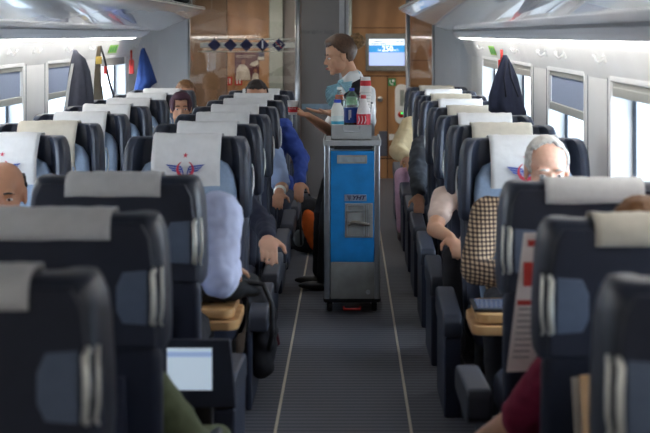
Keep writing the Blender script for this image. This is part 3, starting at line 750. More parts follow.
# right side, arms only
t, _ = seated('person in a peach short-sleeved top with bare forearm, fourth figure side single row', (.76, 7.86, 0), 0, (0, -.0, 1.0), 1.0, cloth('peach_top', (222, 196, 182), .04), DARKT, SK3, HBL, r_short,
       hands=((-.24, -.42, .66), (.2, -.35, .55)), sleeve='short', sf=.6, sw=.24, arm_r=1.1, shoulder_dz=-.2, knees=[(-.22, -.46, .56), (.1, -.46, .5)])
t['label'] = 'person in a peach short-sleeved top, bare elbow showing past the single seats'
seated('person in a dark grey jumper, elbow over the armrest on the single-seat side', (.76, 10.35, 0), 0, (.02, .05, 1.0), 1.0, cloth('charcoal_jumper', (62, 66, 72)), DARKT, SK2, HBL, r_short,
       hands=((-.28, -.40, .60), (.2, -.35, .55)), sw=.25, arm_r=1.35, shoulder_dz=-.12, wr=.009)
seated('person in a cream padded jacket at the far end of the single seats', (.76, 12.35, 0), 0, (.02, .05, 1.02), 1.0, cloth('cream_jacket', (226, 204, 160), .05), cloth('pink_skirt', (214, 170, 188), .08), SK2, HBL, r_short,
       hands=((-.28, -.30, .68), (.2, -.35, .6)), sw=.25, arm_r=1.5, shoulder_dz=-.12, wr=.006, knees=[(-.32, -.38, .54), (.1, -.46, .5)])

# ------------------------------------------------------------ attendant
def attendant():
    t = empty('person', 'standing female attendant with a hair bun and pale blue neck scarf, holding out a cup', 'person', (-.05, 9.75, 0))
    o = t.location.copy()
    L = lambda x, y, z: Vector((x, y, z))-o
    hs = 1.04
    hc = L(-.068, 9.72, 1.56)
    T = Matrix.Translation(hc) @ Matrix.Rotation(math.radians(-74), 4, 'Z') @ Matrix.Rotation(math.radians(13), 4, 'X')
    neck = L(.026, 9.75, 1.41); chest = L(.045, 9.76, 1.22); waist = L(.0, 9.76, 1.04); pel = L(-.04, 9.76, .90)
    shN = L(.115, 9.60, 1.315); shF = L(.02, 9.92, 1.335)
    elN = L(.12, 9.50, 1.09); wN = L(-.125, 9.42, 1.195)
    elF = L(-.135, 9.80, 1.055); wF = L(-.275, 9.58, 1.17)
    hipN = L(-.04, 9.68, .88); hipF = L(-.05, 9.84, .88); knN = L(-.13, 9.68, .50); knF = L(-.17, 9.86, .50); ftN = L(-.165, 9.66, .08); ftF = L(-.20, 9.88, .08)
    f = Fig(); P = head_into(f, T, hs, True)
    f.cone(T @ Vector((0, .030*hs, -.05*hs)), .053*hs, neck+Vector((0, 0, -.02)), .056)
    f.chain([(neck, .055), (chest, .10), (waist, .095), (pel, .11)])
    for s, e, w in ((shN, elN, wN), (shF, elF, wF)): f.chain([(neck+Vector((0, 0, -.03)), .045), (s, .043), (e, .036), (e.lerp(w, .35), .036), (w, .022)])
    for h, k, a in ((hipN, knN, ftN), (hipF, knF, ftF)): f.chain([(h, .08), (k, .05), (a, .035)])
    dN = Vector((-.97, -.15, .12)); hand_into(f, wN, dN, (0, -.05, 1), .98, .12, thumb=-1)
    dF = Vector((-.9, -.35, .25)); hand_into(f, wF, dF, (.15, -.25, 1), .95, .55, thumb=1)
    f.build('body', SK3, t, vox=.0042, smooth=3)
    # white shirt: sleeves + collar
    f = Fig(); f.chain([(neck+Vector((0, 0, -.045)), .070), (chest, .115), (waist, .10)])
    for s, e in ((shN, elN), (shF, elF)): f.chain([(neck+Vector((0, 0, -.05)), .055), (s, .062), (s.lerp(e, .82), .060)])
    f.cone(neck+Vector((.012, 0, .0)), .06, neck+Vector((.01, 0, -.04)), .066)
    f.build('shirt', mat('white_shirt', rgb(232, 232, 230), .8, var=.03, bump=.1), t, vox=.007, smooth=3, wrinkle=.004)
    f = Fig()
    up = Vector((0, 0, 1))
    f.ell(chest+Vector((.012, 0, -.015)), (.128, .172, .165)); f.chain([(chest+Vector((.01, 0, 0)), .120), (waist, .108), (pel, .128)])
    f.ell(pel, (.13, .155, .13))
    f.cone(L(.055, 9.675, 1.385), .045, L(.062, 9.60, 1.28), .075); f.cone(L(.062, 9.60, 1.28), .078, L(.03, 9.66, 1.10), .10); f.cone(shF+Vector((0, -.045, .018)), .05, chest+Vector((.02, .06, .02)), .08)
    f.cone(neck+Vector((.05, 0, -.045)), .055, chest+Vector((.05, 0, 0)), .08)
    f.build('waistcoat', mat('black_waistcoat', rgb(28, 28, 34), .8, var=.1), t, vox=.007, smooth=3, wrinkle=.003)
    f = Fig(); f.ell(pel+Vector((0, 0, -.03)), (.13, .155, .12))
    for h, k, a in ((hipN, knN, ftN), (hipF, knF, ftF)): f.chain([(h, .092), (k, .068), (a+Vector((.01, 0, .02)), .06)])
    f.build('trousers', mat('black_trousers', rgb(24, 24, 28), .85, var=.1), t, vox=.009, smooth=3, wrinkle=.004)
    for a in (ftN, ftF):
        f = Fig(); f.ell(a+Vector((-.05, 0, -.048)), (.125, .042, .030)); f.ell(a+Vector((.03, 0, -.035)), (.05, .038, .044)); f.build('shoe', SHOE, t, vox=.006, smooth=2)
    # scarf: knot, two bow lobes, tail
    SC = mat('scarf_blue', rgb(150, 196, 208), .75, var=.12, scale=60)
    kc = L(-.060, 9.60, 1.385)
    f = Fig(); f.ell(kc, (.018, .018, .020)); f.chain([(kc, .014), (neck+Vector((-.02, -.064, .005)), .016), (neck+Vector((.035, -.045, .035)), .014)])
    f.chain([(kc, .014), (neck+Vector((-.045, .045, .0)), .016), (neck+Vector((.0, .065, .02)), .014)])
    sc = f.build('neck_scarf', SC, t, vox=.004, smooth=2, wrinkle=.003, wscale=60)
    for nm, a0, a1, l0, l1, dy in (('scarf_bow', 8, -58, .080, .075, -.045), ('scarf_tail', 196, 252, .085, .175, -.01), ('scarf_tail', 236, 268, .12, .10, -.03)):
        bm = bmesh.new(); n = 22; loops = []
        for rr in (.08, .3, .55, .8, 1.0):
            row = []
            for k in range(n+1):
                u = k/n; an = math.radians(a0+(a1-a0)*u); ll = (l0+(l1-l0)*u)*rr*(1+.05*math.sin(k*2.1)*(rr > .9))
                row.append(kc+Vector((ll*math.cos(an), dy*rr+.009*rr*math.sin(k*1.9)-.012*math.sin(PI*rr), ll*math.sin(an))))
            loops.append(row)
        loft(bm, loops, closed=False); q = obj(nm, bm, SC, sc, smooth=True)
        m_ = q.modifiers.new('s', 'SOLIDIFY'); m_.thickness = .005
    bm = bmesh.new(); loft(bm, [[Vector(v) for v in r] for r in ([L(-.050, 9.625, 1.41), L(-.046, 9.605, 1.385), L(-.035, 9.60, 1.365)], [L(.0, 9.665, 1.455), L(.012, 9.63, 1.46), L(.02, 9.60, 1.385)], [L(.055, 9.70, 1.465), L(.070, 9.67, 1.44), L(.075, 9.64, 1.41)])], closed=False)
    q = obj('shirt_collar', bm, bpy.data.materials['white_shirt'], t, smooth=True); m_ = q.modifiers.new('s', 'SOLIDIFY'); m_.thickness = .006
    # hair: swept-back cap + bun
    HC = mat('hair_chestnut', rgb(88, 62, 44), .45, var=.3, scale=90); HB = mat('hair_bun_blond', rgb(128, 98, 60), .5, var=.45, scale=60)
    rule = lambda x, y, z: z > .080-max(0, y+.055)*1.35 and (z > .010 or y > .026) and z > -.075
    hair_cap(T, hs, t, HC, rule, .023, 'hair', .0025, 22, marg=lambda x, y, z: z-(.080-max(0, y+.055)*1.35) if y < .02 else (z+.075)*1.3)
    f = Fig(); R = T.to_3x3()
    f.ell(T @ Vector((0, .138*hs, .066*hs)), (.054, .052, .054)); f.ell(T @ Vector((.012, .160*hs, .052*hs)), (.032, .028, .030)); f.ell(T @ Vector((-.012, .130*hs, .095*hs)), (.026, .030, .022))
    f.build('hair_bun', HB, t, vox=.005, smooth=1, wrinkle=.007, wscale=45)
    f = Fig(); f.ell(T @ Vector((-.080*hs, .003*hs, -.045*hs)), (.006, .006, .007)); obj('earring', f.bm, M['white'], t, smooth=True)
    face_parts(T, hs, t, None, HC, LIPF, .009)
    return t
attendant()

# paper cup in her hand
CUPW = mat('cup_white', rgb(236, 232, 228), .6, var=.03); CUPR = mat('cup_red', rgb(196, 40, 48), .6, var=.05)
def cup(loc, h, r0, r1, label, group=None, band=(.18, .55)):
    t = empty('paper_cup', label, 'cup', loc, group=group)
    bm = bmesh.new(); rr = lambda f: r0+(r1-r0)*f
    lathe(bm, [(.001, 0), (r0, 0), (rr(.97), h*.97), (r1+.002, h*.985), (r1+.002, h), (r1-.002, h), (r0-.002, .006), (.001, .005)], 24); obj('cup_body', bm, CUPW, t, smooth=True)
    bm = bmesh.new(); lathe(bm, [(rr(band[0])+.0006, h*band[0]), (rr(band[1])+.0006, h*band[1]), (rr(band[1])-.001, h*band[1]), (rr(band[0])-.001, h*band[0])], 24); obj('red_band', bm, CUPR, t)
    text('lettering', 'kahve', .018, CUPW, t, (0, -rr(.46)-.0012, h*.46))
    return t
cup(W(292.8, 114.6, 9.50), .092, .028, .036, 'white paper cup with a red band held out in the attendant\'s hand')

# ------------------------------------------------------------ trolley
def trolley():
    x0, x1 = -.153, .190; y0, y1 = 8.88, 9.38; c = (x0+x1)/2; w = (x1-x0)/2
    t = empty('service_trolley', 'tall aluminium service trolley with a scuffed bright blue door in the aisle', 'trolley', (c, y0, 0))
    Z = lambda py: H-(py-VY)*y0/F
    X = lambda px: (px-VX)*y0/F-c
    zt = Z(141)
    # carcass: side panels, back, bottom, top
    bm = bmesh.new()
    box(bm, -w, -w+.022, .012, .5, .09, zt-.03); box(bm, w-.022, w, .012, .5, .09, zt-.03); box(bm, -w, w, .48, .5, .09, zt-.03)
    box(bm, -w, w, .012, .5, .09, .12); box(bm, -w+.02, w-.02, .02, .5, zt-.06, zt-.045)
    obj('body', bm, M['alu'], t, bevel=.003)
    bm = bmesh.new(); box(bm, -w-.006, w+.006, -.006, .506, zt-.02, zt-.003)
    box(bm, -w-.006, w+.006, -.008, .004, zt-.03, zt+.004); box(bm, -w-.006, -w+.006, -.006, .506, zt-.02, zt+.008); box(bm, w-.006, w+.006, -.006, .506, zt-.02, zt+.008)
    obj('top_tray', bm, M['alu'], t, bevel=.003)
    # front frame posts
    for s in (-1, 1):
        bm = bmesh.new(); xs = sorted((s*w, s*(w-.036))); loft(bm, [[(x+(xs[0]+xs[1])/2, y+.006, z) for x, y in rrect(.018, .014, .009)] for z in (.085, zt-.03)])
        obj('corner_post', bm, M['steel'], t, smooth=False)
    boxobj('dark_slot', (X(334), X(372), .004, .02, Z(149.5), Z(144)), M['black'], t)
    # door
    d = boxobj('door', (X(330.5), X(374.5), -.004, .018, Z(262), Z(151)), M['blue'], t, bevel=.003)
    boxobj('kick_plate', (X(330.5), X(374.5), -.006, .018, Z(299), Z(262)), M['scuff'], t, bevel=.003)
    bm = bmesh.new(); lathe(bm, [(.001, 0), (.014, 0), (.014, .004), (.008, .004), (.007, .001), (.001, .001)], 20); q = obj('drain_cap', bm, M['steel'], t); q.rotation_euler = (PI/2, 0, 0); q.location = (X(368), -.006, Z(292))
    boxobj('label_holder', (X(337), X(367), -.008, -.003, Z(163.5), Z(155)), M['scuff'], d, bevel=.002)
    boxobj('paper_card', (X(339), X(365), -.009, -.007, Z(162), Z(157)), mat('card_grey', rgb(150, 156, 160), .7, var=.15), d)
    # badge YHT
    b = boxobj('badge', (X(344.5), X(366.5), -.007, -.003, Z(201), Z(194.5)), mat('badge_grey', rgb(150, 160, 178), .4, .3), d, bevel=.001)
    text('lettering', 'YHT', .036, M['diamond'], b, (X(358.2), -.0082, Z(197.8)), shear=.3, bold=.0012, sx=1.15)
    bm = bmesh.new()
    for k in range(4): z = Z(195.9+k*1.25); box(bm, X(347+k*.5), X(351.2-k*.3), -.0085, -.0065, z-.0022, z+.0022)
    obj('speed_stripes', bm, M['diamond'], b)
    # latch recess
    pl = boxobj('latch_plate', (X(345), X(373), -.007, -.002, Z(237.5), Z(203)), M['scuff'], d, bevel=.002)
    bm = bmesh.new()
    def frame(a, b_, c_, e, th=.004):
        box(bm, X(a), X(b_), -.012, -.006, Z(c_)-th, Z(c_)+th*.2); box(bm, X(a), X(b_), -.012, -.006, Z(e)-th*.2, Z(e)+th)
        box(bm, X(a), X(a)+th, -.012, -.006, Z(e), Z(c_)); box(bm, X(b_)-th, X(b_), -.012, -.006, Z(e), Z(c_))
    frame(347, 364.5, 205, 211.5); frame(347, 364.5, 211.5, 236); obj('latch_frame', bm, M['steel'], pl)
    bm = bmesh.new(); tube(bm, [(X(349), -.014, Z(225)), (X(352), -.016, Z(222)), (X(358), -.016, Z(222)), (X(364), -.016, Z(223.5)), (X(370), -.014, Z(224.5))], .008, 8, [.006, .010, .011, .010, .007]); obj('latch_lever', bm, mat('worn_lever', rgb(120, 112, 100), .5, .3), pl, smooth=True)
    bm = bmesh.new()
    for px in (366.5, 368.2): box(bm, X(px), X(px)+.004, -.009, -.006, Z(236), Z(205))
    for px, py in ((346, 204), (346, 220), (346, 236), (372, 204), (372, 236), (372, 216)): box(bm, X(px)-.002, X(px)+.002, -.009, -.006, Z(py)-.002, Z(py)+.002)
    obj('rivets', bm, M['steel'], pl)
    # base + wheels
    boxobj('bumper', (-w-.004, w+.004, -.006, .506, .062, .098), M['black'], t, bevel=.012)
    for sx in (-1, 1):
        for y in (.06, .44):
            bm = bmesh.new(); lathe(bm, [(.001, -.016), (.032, -.016), (.036, -.01), (.036, .01), (.032, .016), (.001, .016)], 20)
            q = obj('wheel', bm, M['black'], t, smooth=False); q.rotation_euler = (0, PI/2, 0); q.location = (sx*(w-.035), y, .036)
            boxobj('caster_fork', (sx*(w-.035)-.022, sx*(w-.035)+.022, y-.02, y+.02, .045, .064), M['steel'], q, mtx=Matrix.Rotation(-PI/2, 4, 'Y') @ Matrix.Translation((-sx*(w-.035), -y, -.036)))
    bm = bmesh.new(); tube(bm, [(-.05, -.01, .035), (-.05, -.05, .03), (.05, -.05, .03), (.05, -.01, .035)], .007, 8); obj('brake_pedal', bm, M['red'], t, smooth=True)
    return zt
zt = trolley()
# drawer on top
def Zt(py, D): return H-(py-VY)*D/F
dx0, dx1 = W(331, 0, 8.93).x, W(372, 0, 8.93).x
t = empty('trolley_drawer', 'grey aluminium drawer on top of the trolley holding the bottles', 'drawer', ((dx0+dx1)/2, 8.93, zt+.004)); hw = (dx1-dx0)/2
hD = Zt(125, 8.93)-zt-.004
bm = bmesh.new(); box(bm, -hw, hw, 0, .008, 0, hD); box(bm, -hw, hw, .352, .36, 0, hD); box(bm, -hw, -hw+.006, 0, .36, 0, hD); box(bm, hw-.006, hw, 0, .36, 0, hD); box(bm, -hw, hw, 0, .36, 0, .008)
box(bm, -hw-.004, hw+.004, -.004, .012, hD-.006, hD); obj('drawer_box', bm, M['alu'], t, bevel=.002)
bm = bmesh.new(); tube(bm, [(-.05, .0, hD-.012), (-.05, -.016, hD-.018), (-.047, -.016, hD-.04), (.047, -.016, hD-.04), (.05, -.016, hD-.018), (.05, .0, hD-.012)], .0045, 8); obj('drawer_handle', bm, M['steel'], t, smooth=True)
zb = zt+.012   # inside floor of drawer
def bottle(name, label, px, y, ztop, prof, m, capm, caph, extra=None):
    """prof: list (r, f) f fraction of height up to neck"""
    x = (px-VX)*y/F; t = empty(name, label, 'bottle', (x, y, zb)); h = ztop-zb
    bm = bmesh.new(); lathe(bm, [(.001, 0)]+[(r, f*h) for r, f in prof]+[(.001, prof[-1][1]*h)], 24); obj('bottle_body', bm, m, t, smooth=True)
    bm = bmesh.new(); rc = prof[-1][0]+.002; lathe(bm, [(.001, h-caph), (rc, h-caph), (rc, h-.002), (rc-.002, h), (.001, h)], 20); obj('cap', bm, capm, t, smooth=False)
    for (nm, f0, f1, r, mm) in (extra or []):
        bm = bmesh.new(); lathe(bm, [(r-.002, f0*h), (r, f0*h), (r, f1*h), (r-.002, f1*h)], 28); obj(nm, bm, mm, t, smooth=False)
    return t, h
CAPB = mat('cap_blue', rgb(40, 70, 190), .4); CAPR = mat('cap_red', rgb(200, 50, 50), .4); CAPO = mat('cap_orange', rgb(235, 110, 60), .4)
LABB = mat('label_blue', rgb(20, 70, 160), .45); LABR = mat('label_red', rgb(205, 30, 50), .45); COLA = mat('cola', rgb(30, 14, 12), .2)
MILK = mat('milk', rgb(232, 230, 220), .4, var=.02); CLEAR = glass_mat('clear_pet', (.80, .86, .84), .12, .08); GREEN = mat('soda_green', rgb(140, 196, 150), .3, var=.1)
AQ = mat('label_aqua', rgb(60, 170, 200), .5)
yb = 8.99
t, h = bottle('milk_bottle', 'white milk bottle with a blue cap at the front of the trolley drawer', 337.5, yb, Zt(99.5, yb), [(.036, 0), (.039, .03), (.039, .70), (.035, .80), (.023, .87), (.021, .95)], MILK, CAPB, .02,
              [('aqua_label', .36, .44, .0396, AQ), ('paper_label', .44, .58, .0394, mat('label_pale', rgb(215, 225, 220), .6))])
t, h = bottle('soda_bottle', 'large soda bottle with a blue label and blue cap, middle of the trolley drawer', 351.8, 9.06, Zt(88, 9.06), [(.044, 0), (.047, .03), (.047, .60), (.048, .72), (.043, .82), (.026, .90), (.015, .94), (.014, .96)], glass_mat('clear_green', (.80, .90, .82), .14, .08), CAPB, .018,
              [('blue_label', .30, .60, .0478, LABB), ('cola_fill', .02, .30, .0465, COLA), ('green_label', .66, .82, .034, GREEN)])
bm = bmesh.new(); box(bm, -.020, -.013, -.0478, -.046, h*.36, h*.56); box(bm, -.010, -.004, -.0495, -.0465, h*.40, h*.56); obj('white_marks', bm, M['white'], t)
t, h = bottle('cola_bottle', 'milk-white bottle with a red label and red cap beside the blue-label bottle', 363.5, 8.99, Zt(95, 8.99), [(.040, 0), (.043, .03), (.043, .56), (.038, .66), (.026, .80), (.018, .90), (.015, .95)], mat('bottle_white', rgb(228, 220, 218), .35, var=.04), CAPR, .022,
              [('red_label', .28, .56, .0438, LABR)])
bm = bmesh.new()
for k in range(3): tube(bm, [(-.034+.02*k, -.0395+.001*k-.005, h*.34), (-.026+.02*k, -.0435-.001, h*.42), (-.030+.02*k, -.043, h*.52)], .0022, 6)
obj('white_swirl', bm, M['white'], t)
bottle('water_bottle', 'clear water bottle with an orange cap behind the milk bottle', 339.5, 9.16, Zt(87, 9.16), [(.033, 0), (.034, .7), (.028, .80), (.013, .9), (.013, .95)], CLEAR, M['silver'], .016,
       [('orange_band', .74, .84, .026, CAPO)])
bottle('flask', 'slim silver flask at the aisle corner of the trolley drawer', 370.3, 9.20, Zt(102, 9.2), [(.026, 0), (.028, .5), (.028, .85), (.018, .95), (.016, .97)], M['steel'], M['black'], .014)
# cup stack
x, y = W(364.3, 0, 9.12).x, 9.12
for k in range(9):
    z = zb+.085+k*.0165+.0
    top = Zt(77, 9.12)
for k in range(8):
    z0 = top-.10-.0185*(7-k)
    names = ['topmost', 'second from the top', 'third from the top', 'fourth from the top', 'fifth from the top', 'sixth from the top', 'seventh from the top', 'lowest']
    c_ = empty('paper_cup', names[7-k]+' of the upturned white paper cups stacked behind the white bottle', 'cup', (x+.0012*k, y, z0), group='stack of paper cups')
    bm = bmesh.new(); lathe(bm, [(.036, 0), (.0385, 0), (.0385, .006), (.037, .007), (.030, .10), (.001, .10), (.001, .098), (.028, .098)], 24); obj('cup_body', bm, CUPW, c_, smooth=True)
    if k in (3, 7):
        r = lambda f: .037+(.030-.037)*f
        bm = bmesh.new(); lathe(bm, [(r(.45)+.001, .045), (r(.78)+.001, .078), (r(.78)-.001, .078), (r(.45)-.001, .045)], 24); obj('red_band', bm, CUPR, c_)
CB = empty('cup_tube', 'clear tall cup holder tube under the stack of paper cups', 'cup holder', (x+.001, y, zb))
bm = bmesh.new(); hh = (top-.10-.0185*7)-zb; lathe(bm, [(.034, 0), (.036, hh-.002), (.034, hh-.002), (.032, .004)], 24); obj('tube_wall', bm, CUPW, CB, smooth=True)

# ------------------------------------------------------------ wall hooks, stickers, coats
def hook(x, y, s, i, lab):
    t = empty('coat_hook', lab, 'hook', (x, y, 1.602), group=None)
    boxobj('hook_plate', (-.008, .008, -.02, .02, -.03, .015), M['white'], t, bevel=.003)
    bm = bmesh.new(); tube(bm, [(-s*.006, 0, -.01), (-s*.03, 0, -.030), (-s*.046, 0, -.018), (-s*.048, 0, .008)], .006, 8, [.008, .007, .007, .010]); obj('hook_arm', bm, M['white'], t, smooth=True)
WXR, WXL = 1.105, -2.085
def yr(px): return F*WXR/(px-VX)
def yl(px): return F*abs(WXL)/(VX-px)
for i, (px, lab) in enumerate(((588, 'white coat hook on the window wall, nearest of the single-seat side'), (550.5, 'white coat hook above the half-drawn shade on the single-seat side'), (533, 'white coat hook between the dark suit and the half-drawn shade'), (507, 'white coat hook carrying the dark suit jacket'), (474, 'white coat hook at the far end of the single-seat wall'))):
    hook(1.182, yr(px), 1, i, lab)
for i, (px, lab) in enumerate(((21, 'white coat hook above the nearest window of the paired side'), (45, 'white coat hook second from the near end of the paired side'), (76, 'white coat hook carrying the grey and navy jacket'), (99, 'white coat hook carrying the brown strap bag'), (141, 'white coat hook carrying the bright blue jacket'))):
    hook(-2.162, yl(px), -1, i, lab)
def sticker(x, y, s, lab):
    t = empty('safety_sticker', lab, 'sticker', (x, y, 1.572)); t.rotation_euler = (0, -s*.34, 0)
    boxobj('sticker_sheet', (-.002, .002, -.22, .22, -.038, .038), M['lime'], t)
    bm = bmesh.new()
    for yy in (-.15, -.02, .11): box(bm, *sorted((-s*.004, -s*.002)), yy-.02, yy+.035, -.026, .026)
    obj('symbol', bm, M['green'], t)
# header leans; place stickers on header surface
sticker(1.183, F*1.14/(487-VX), 1, 'lime green safety sticker above the far window on the single-seat side')
sticker(-2.163, F*2.13/(VX-117), -1, 'lime green safety sticker above the far window on the paired side')
def hanging(name, label, cat, px, x, top, bot, wpx, s, secs, m, seed=0, parts=None):
    y = F*abs(x)/abs(px-VX); sc = y/F
    t = empty(name, label, cat, (x, y, 0)); zt_ = H-(top-VY)*sc; zb_ = H-(bot-VY)*sc
    bm = bmesh.new(); loops = []; n = 36
    for f, wl, wr, d in secs:   # fraction down, left px, right px half-extent offsets, depth m
        z = zt_+(zb_-zt_)*f; loop = []
        cx = (wl+wr)/2*sc; hw_ = (wr-wl)/2*sc
        for k in range(n):
            a = 2*PI*k/n; fold = 1+.16*math.sin(a*5+seed+f*1.5)*min(1, f*3)+.07*math.sin(a*11+seed*2)*min(1, f*3)
            q = 1+.22*noise.noise(Vector((math.cos(a)*1.6+seed*7, math.sin(a)*1.6, f*2.2)))*min(1, f*4); fold = (1+.10*math.sin(a*5+seed+f*1.5)*min(1, f*3)+.06*math.sin(a*9+seed*2+f)*min(1, f*3))*q
            loop.append((cx+hw_*math.cos(a)*fold*.86, d*math.sin(a)*fold, z+.022*math.sin(a*3+seed)*f))
        loops.append(loop)
    loft(bm, loops); o = obj(name.split('_')[-1]+'_body' if False else 'garment', bm, m, t, smooth=True)
    return t, y, sc, zt_, zb_
JK = cloth('charcoal_jacket', (66, 68, 80)); JN = cloth('navy_suit', (44, 50, 72)); JB = cloth('cobalt_jacket', (32, 60, 118)); GL = cloth('light_grey_lining', (190, 192, 192))
secs = [(0, -6, -2, .02), (.05, -7, 0, .035), (.14, -9, 7, .05), (.35, -11, 11, .07), (.65, -13, 14, .09), (.9, -15, 15, .10), (1.0, -15, 14, .10)]
t, y, sc, a_, b_ = hanging('hanging_jacket', 'grey and navy jacket hanging by the paired-side window', 'jacket', 79, -2.0, 50, 113, 0, -1, secs, JK, 1.0)
bm = bmesh.new()
loft(bm, [[(-.045-.045*k+w_, -.075-.02*k, z) for w_ in (0, .022)]+[(-.045-.045*k+w_, -.066-.02*k, z) for w_ in (.022, 0)] for k, z in ((0, a_-.10), (.5, (a_+b_)/2), (1.2, b_-.02))])
obj('pale_lining', bm, GL, t)
t, y, sc, a_, b_ = hanging('hanging_suit', 'dark navy suit jacket hanging by the single-side windows', 'jacket', 507, 1.03, 55, 122, 0, 1, [(0, -4, 0, .02), (.05, -6, 2, .035), (.15, -9, 6, .05), (.35, -15, 11, .07), (.6, -21, 15, .09), (.8, -21, 18, .09), (.88, -12, 20, .08), (1.0, -4, 21, .06)], JN, 2.3)
bm = bmesh.new()
for q in ((-.03, -.02), (.015, .06)):
    tube(bm, [(q[0]*.3, -.06, a_-.03), (q[0], -.10, (a_*2+b_)/3), (q[1], -.125, (a_+b_)/2-.05)], .006, 6)
obj('lapel', bm, cloth('navy_lapel', (30, 34, 52)), t, smooth=True)
t, y, sc, a_, b_ = hanging('hanging_jacket', 'bright blue jacket hanging at the far end by the grey wall panel', 'jacket', 144, -1.98, 48, 93, 0, -1, [(0, -2, 1, .02), (.06, -4, 2, .035), (.2, -6, 5, .05), (.5, -8, 9, .07), (.78, -9, 13, .07), (.85, -10, 8, .07), (1.0, -11, 5, .06)], JB, .4)
# brown strap bag
xb = -2.0; yb_ = F*2.0/(VX-103); sc = yb_/F
t = empty('hanging_bag', 'brown-black bag with long straps and a gold buckle, hanging between the windows', 'bag', (xb, yb_, 0))
zz = lambda py: H-(py-VY)*sc
bm = bmesh.new(); loft(bm, [[(cx+dx, dy, zz(py)) for dx, dy in ((-w_, -.02), (w_, -.02), (w_, .02), (-w_, .02))] for py, cx, w_ in ((46, -.03, .012), (60, -.04, .020), (80, -.045, .026), (100, -.035, .040), (112, -.03, .05))]); obj('long_strap', bm, cloth('brown_canvas', (88, 78, 64)), t, bevel=.006)
bm = bmesh.new(); tube(bm, [(-.02, -.0, zz(46)), (.02, -.03, zz(60)), (.055, -.04, zz(80)), (.11, -.03, zz(104))], .009, 8); obj('shoulder_strap', bm, cloth('black_strap', (36, 34, 36)), t, smooth=True)
bm = bmesh.new(); box(bm, -.055, -.005, -.034, -.024, zz(64), zz(56.5)); obj('buckle', bm, mat('gold_buckle', rgb(200, 170, 90), .35, .7), t, bevel=.004)
bm = bmesh.new(); box(bm, .012, .035, -.045, -.03, zz(74), zz(66)); obj('red_tag', bm, M['red'], t, bevel=.003)
# red emergency hammers
for px, x, lab, s in ((133.5, -2.08, 'red emergency hammer in its holder beside the bright blue jacket', -1), (499.5, 1.10, 'red emergency hammer in its holder above the dark suit', 1)):
    y = F*abs(x)/abs(px-VX)-.12; sc = y/F
    t = empty('emergency_hammer', lab, 'hammer', (x, y, H-(62-VY)*sc))
    hh_ = .115 if s < 0 else .09
    boxobj('holder', (-.022, .022, -.02, .02, -hh_, hh_*.2), M['red'], t, bevel=.008)
    bm = bmesh.new(); tube(bm, [(0, -.02, -hh_*.3), (0, -.024, hh_*1.0)], .010, 10); obj('hammer_head', bm, M['red'] if s > 0 else cloth('dark_red', (150, 40, 34)), t, smooth=True)

# luggage on racks
def suitcase(x, y, z, w, d, h, m, lab):
    t = empty('suitcase', lab, 'suitcase', (x, y, z))
    bm = bmesh.new(); loft(bm, [[(a, b, c) for a, b in rrect(w/2-i, d/2-i, .05)] for c, i in ((0, .02), (.02, 0), (h-.02, 0), (h, .02))]); obj('case', bm, m, t, bevel=.006)
    bm = bmesh.new(); tube(bm, [(-.07, -d/2, h*.55), (-.07, -d/2-.03, h*.55), (.07, -d/2-.03, h*.55), (.07, -d/2, h*.55)], .009, 8); obj('carry_handle', bm, M['black'], t, smooth=True)
suitcase(-1.62, 13.0, 1.99, .34, .5, .2, cloth('black_nylon', (30, 30, 36)), 'black suitcase on the far end of the paired-side luggage rack')

# ------------------------------------------------------------ loose items
# monitor by the aisle on left
Dm = 4.78
t = empty('seat_monitor', 'small lit monitor with a wide dark bezel beside the aisle, near the olive sleeve', 'monitor', (W(199, 0, Dm).x, Dm, 0))
a = W(163, 340, Dm)-t.location; b = W(234, 402, Dm)-t.location
bm = bmesh.new(); loft(bm, [[(x, y, z) for x, z in ((a.x, b.z-.02), (b.x+.006, b.z-.02), (b.x-.012, a.z), (a.x, a.z))] for y in (0, .025)]); obj('bezel', bm, M['navy'], t, bevel=.006)
a2 = W(167, 348, Dm)-t.location; b2 = W(212, 390, Dm)-t.location
boxobj('display', (a2.x, b2.x, -.003, .001, b2.z, a2.z), emi('monitor_pale', rgb(196, 214, 232), .3), t)
boxobj('display_band', (a2.x, b2.x, -.004, -.002, a2.z-.028, a2.z-.012), emi('monitor_band', rgb(150, 175, 215), .3), t)
boxobj('support_arm', (-.02, .04, .025, .06, 0, b.z+.03), M['black'], t, bevel=.01)
# laptop / tablet on right table
t = empty('tablet', 'thin grey tablet lying on the tan table before the checked-shirt man', 'tablet', (.66, 6.02, .571))
boxobj('tablet_body', (-.15, .12, -.12, .12, 0, .014), M['black'], t, bevel=.004)
boxobj('tablet_screen', (-.135, .105, -.105, .105, .0135, .0155), mat('dark_glass', rgb(90, 100, 120), .15), t)
# black bag on left table
f = Fig(); t = empty('shoulder_bag', 'soft black shoulder bag resting on the tan folding table', 'bag', (-.56, 6.16, .571))
f.ell((0, 0, .055), (.20, .15, .055)); f.ell((-.08, 0, .07), (.10, .12, .05)); f.ell((.1, .02, .06), (.09, .12, .05)); f.build('bag_body', cloth('bag_black', (24, 26, 30)), t, vox=.009, smooth=3, wrinkle=.012, wscale=12)
bm = bmesh.new(); tube(bm, [(.12, -.05, .09), (.20, -.06, .08), (.235, -.06, .0), (.235, -.05, -.14), (.22, -.03, -.20)], .011, 8); obj('bag_strap', bm, M['black'], t, smooth=True)
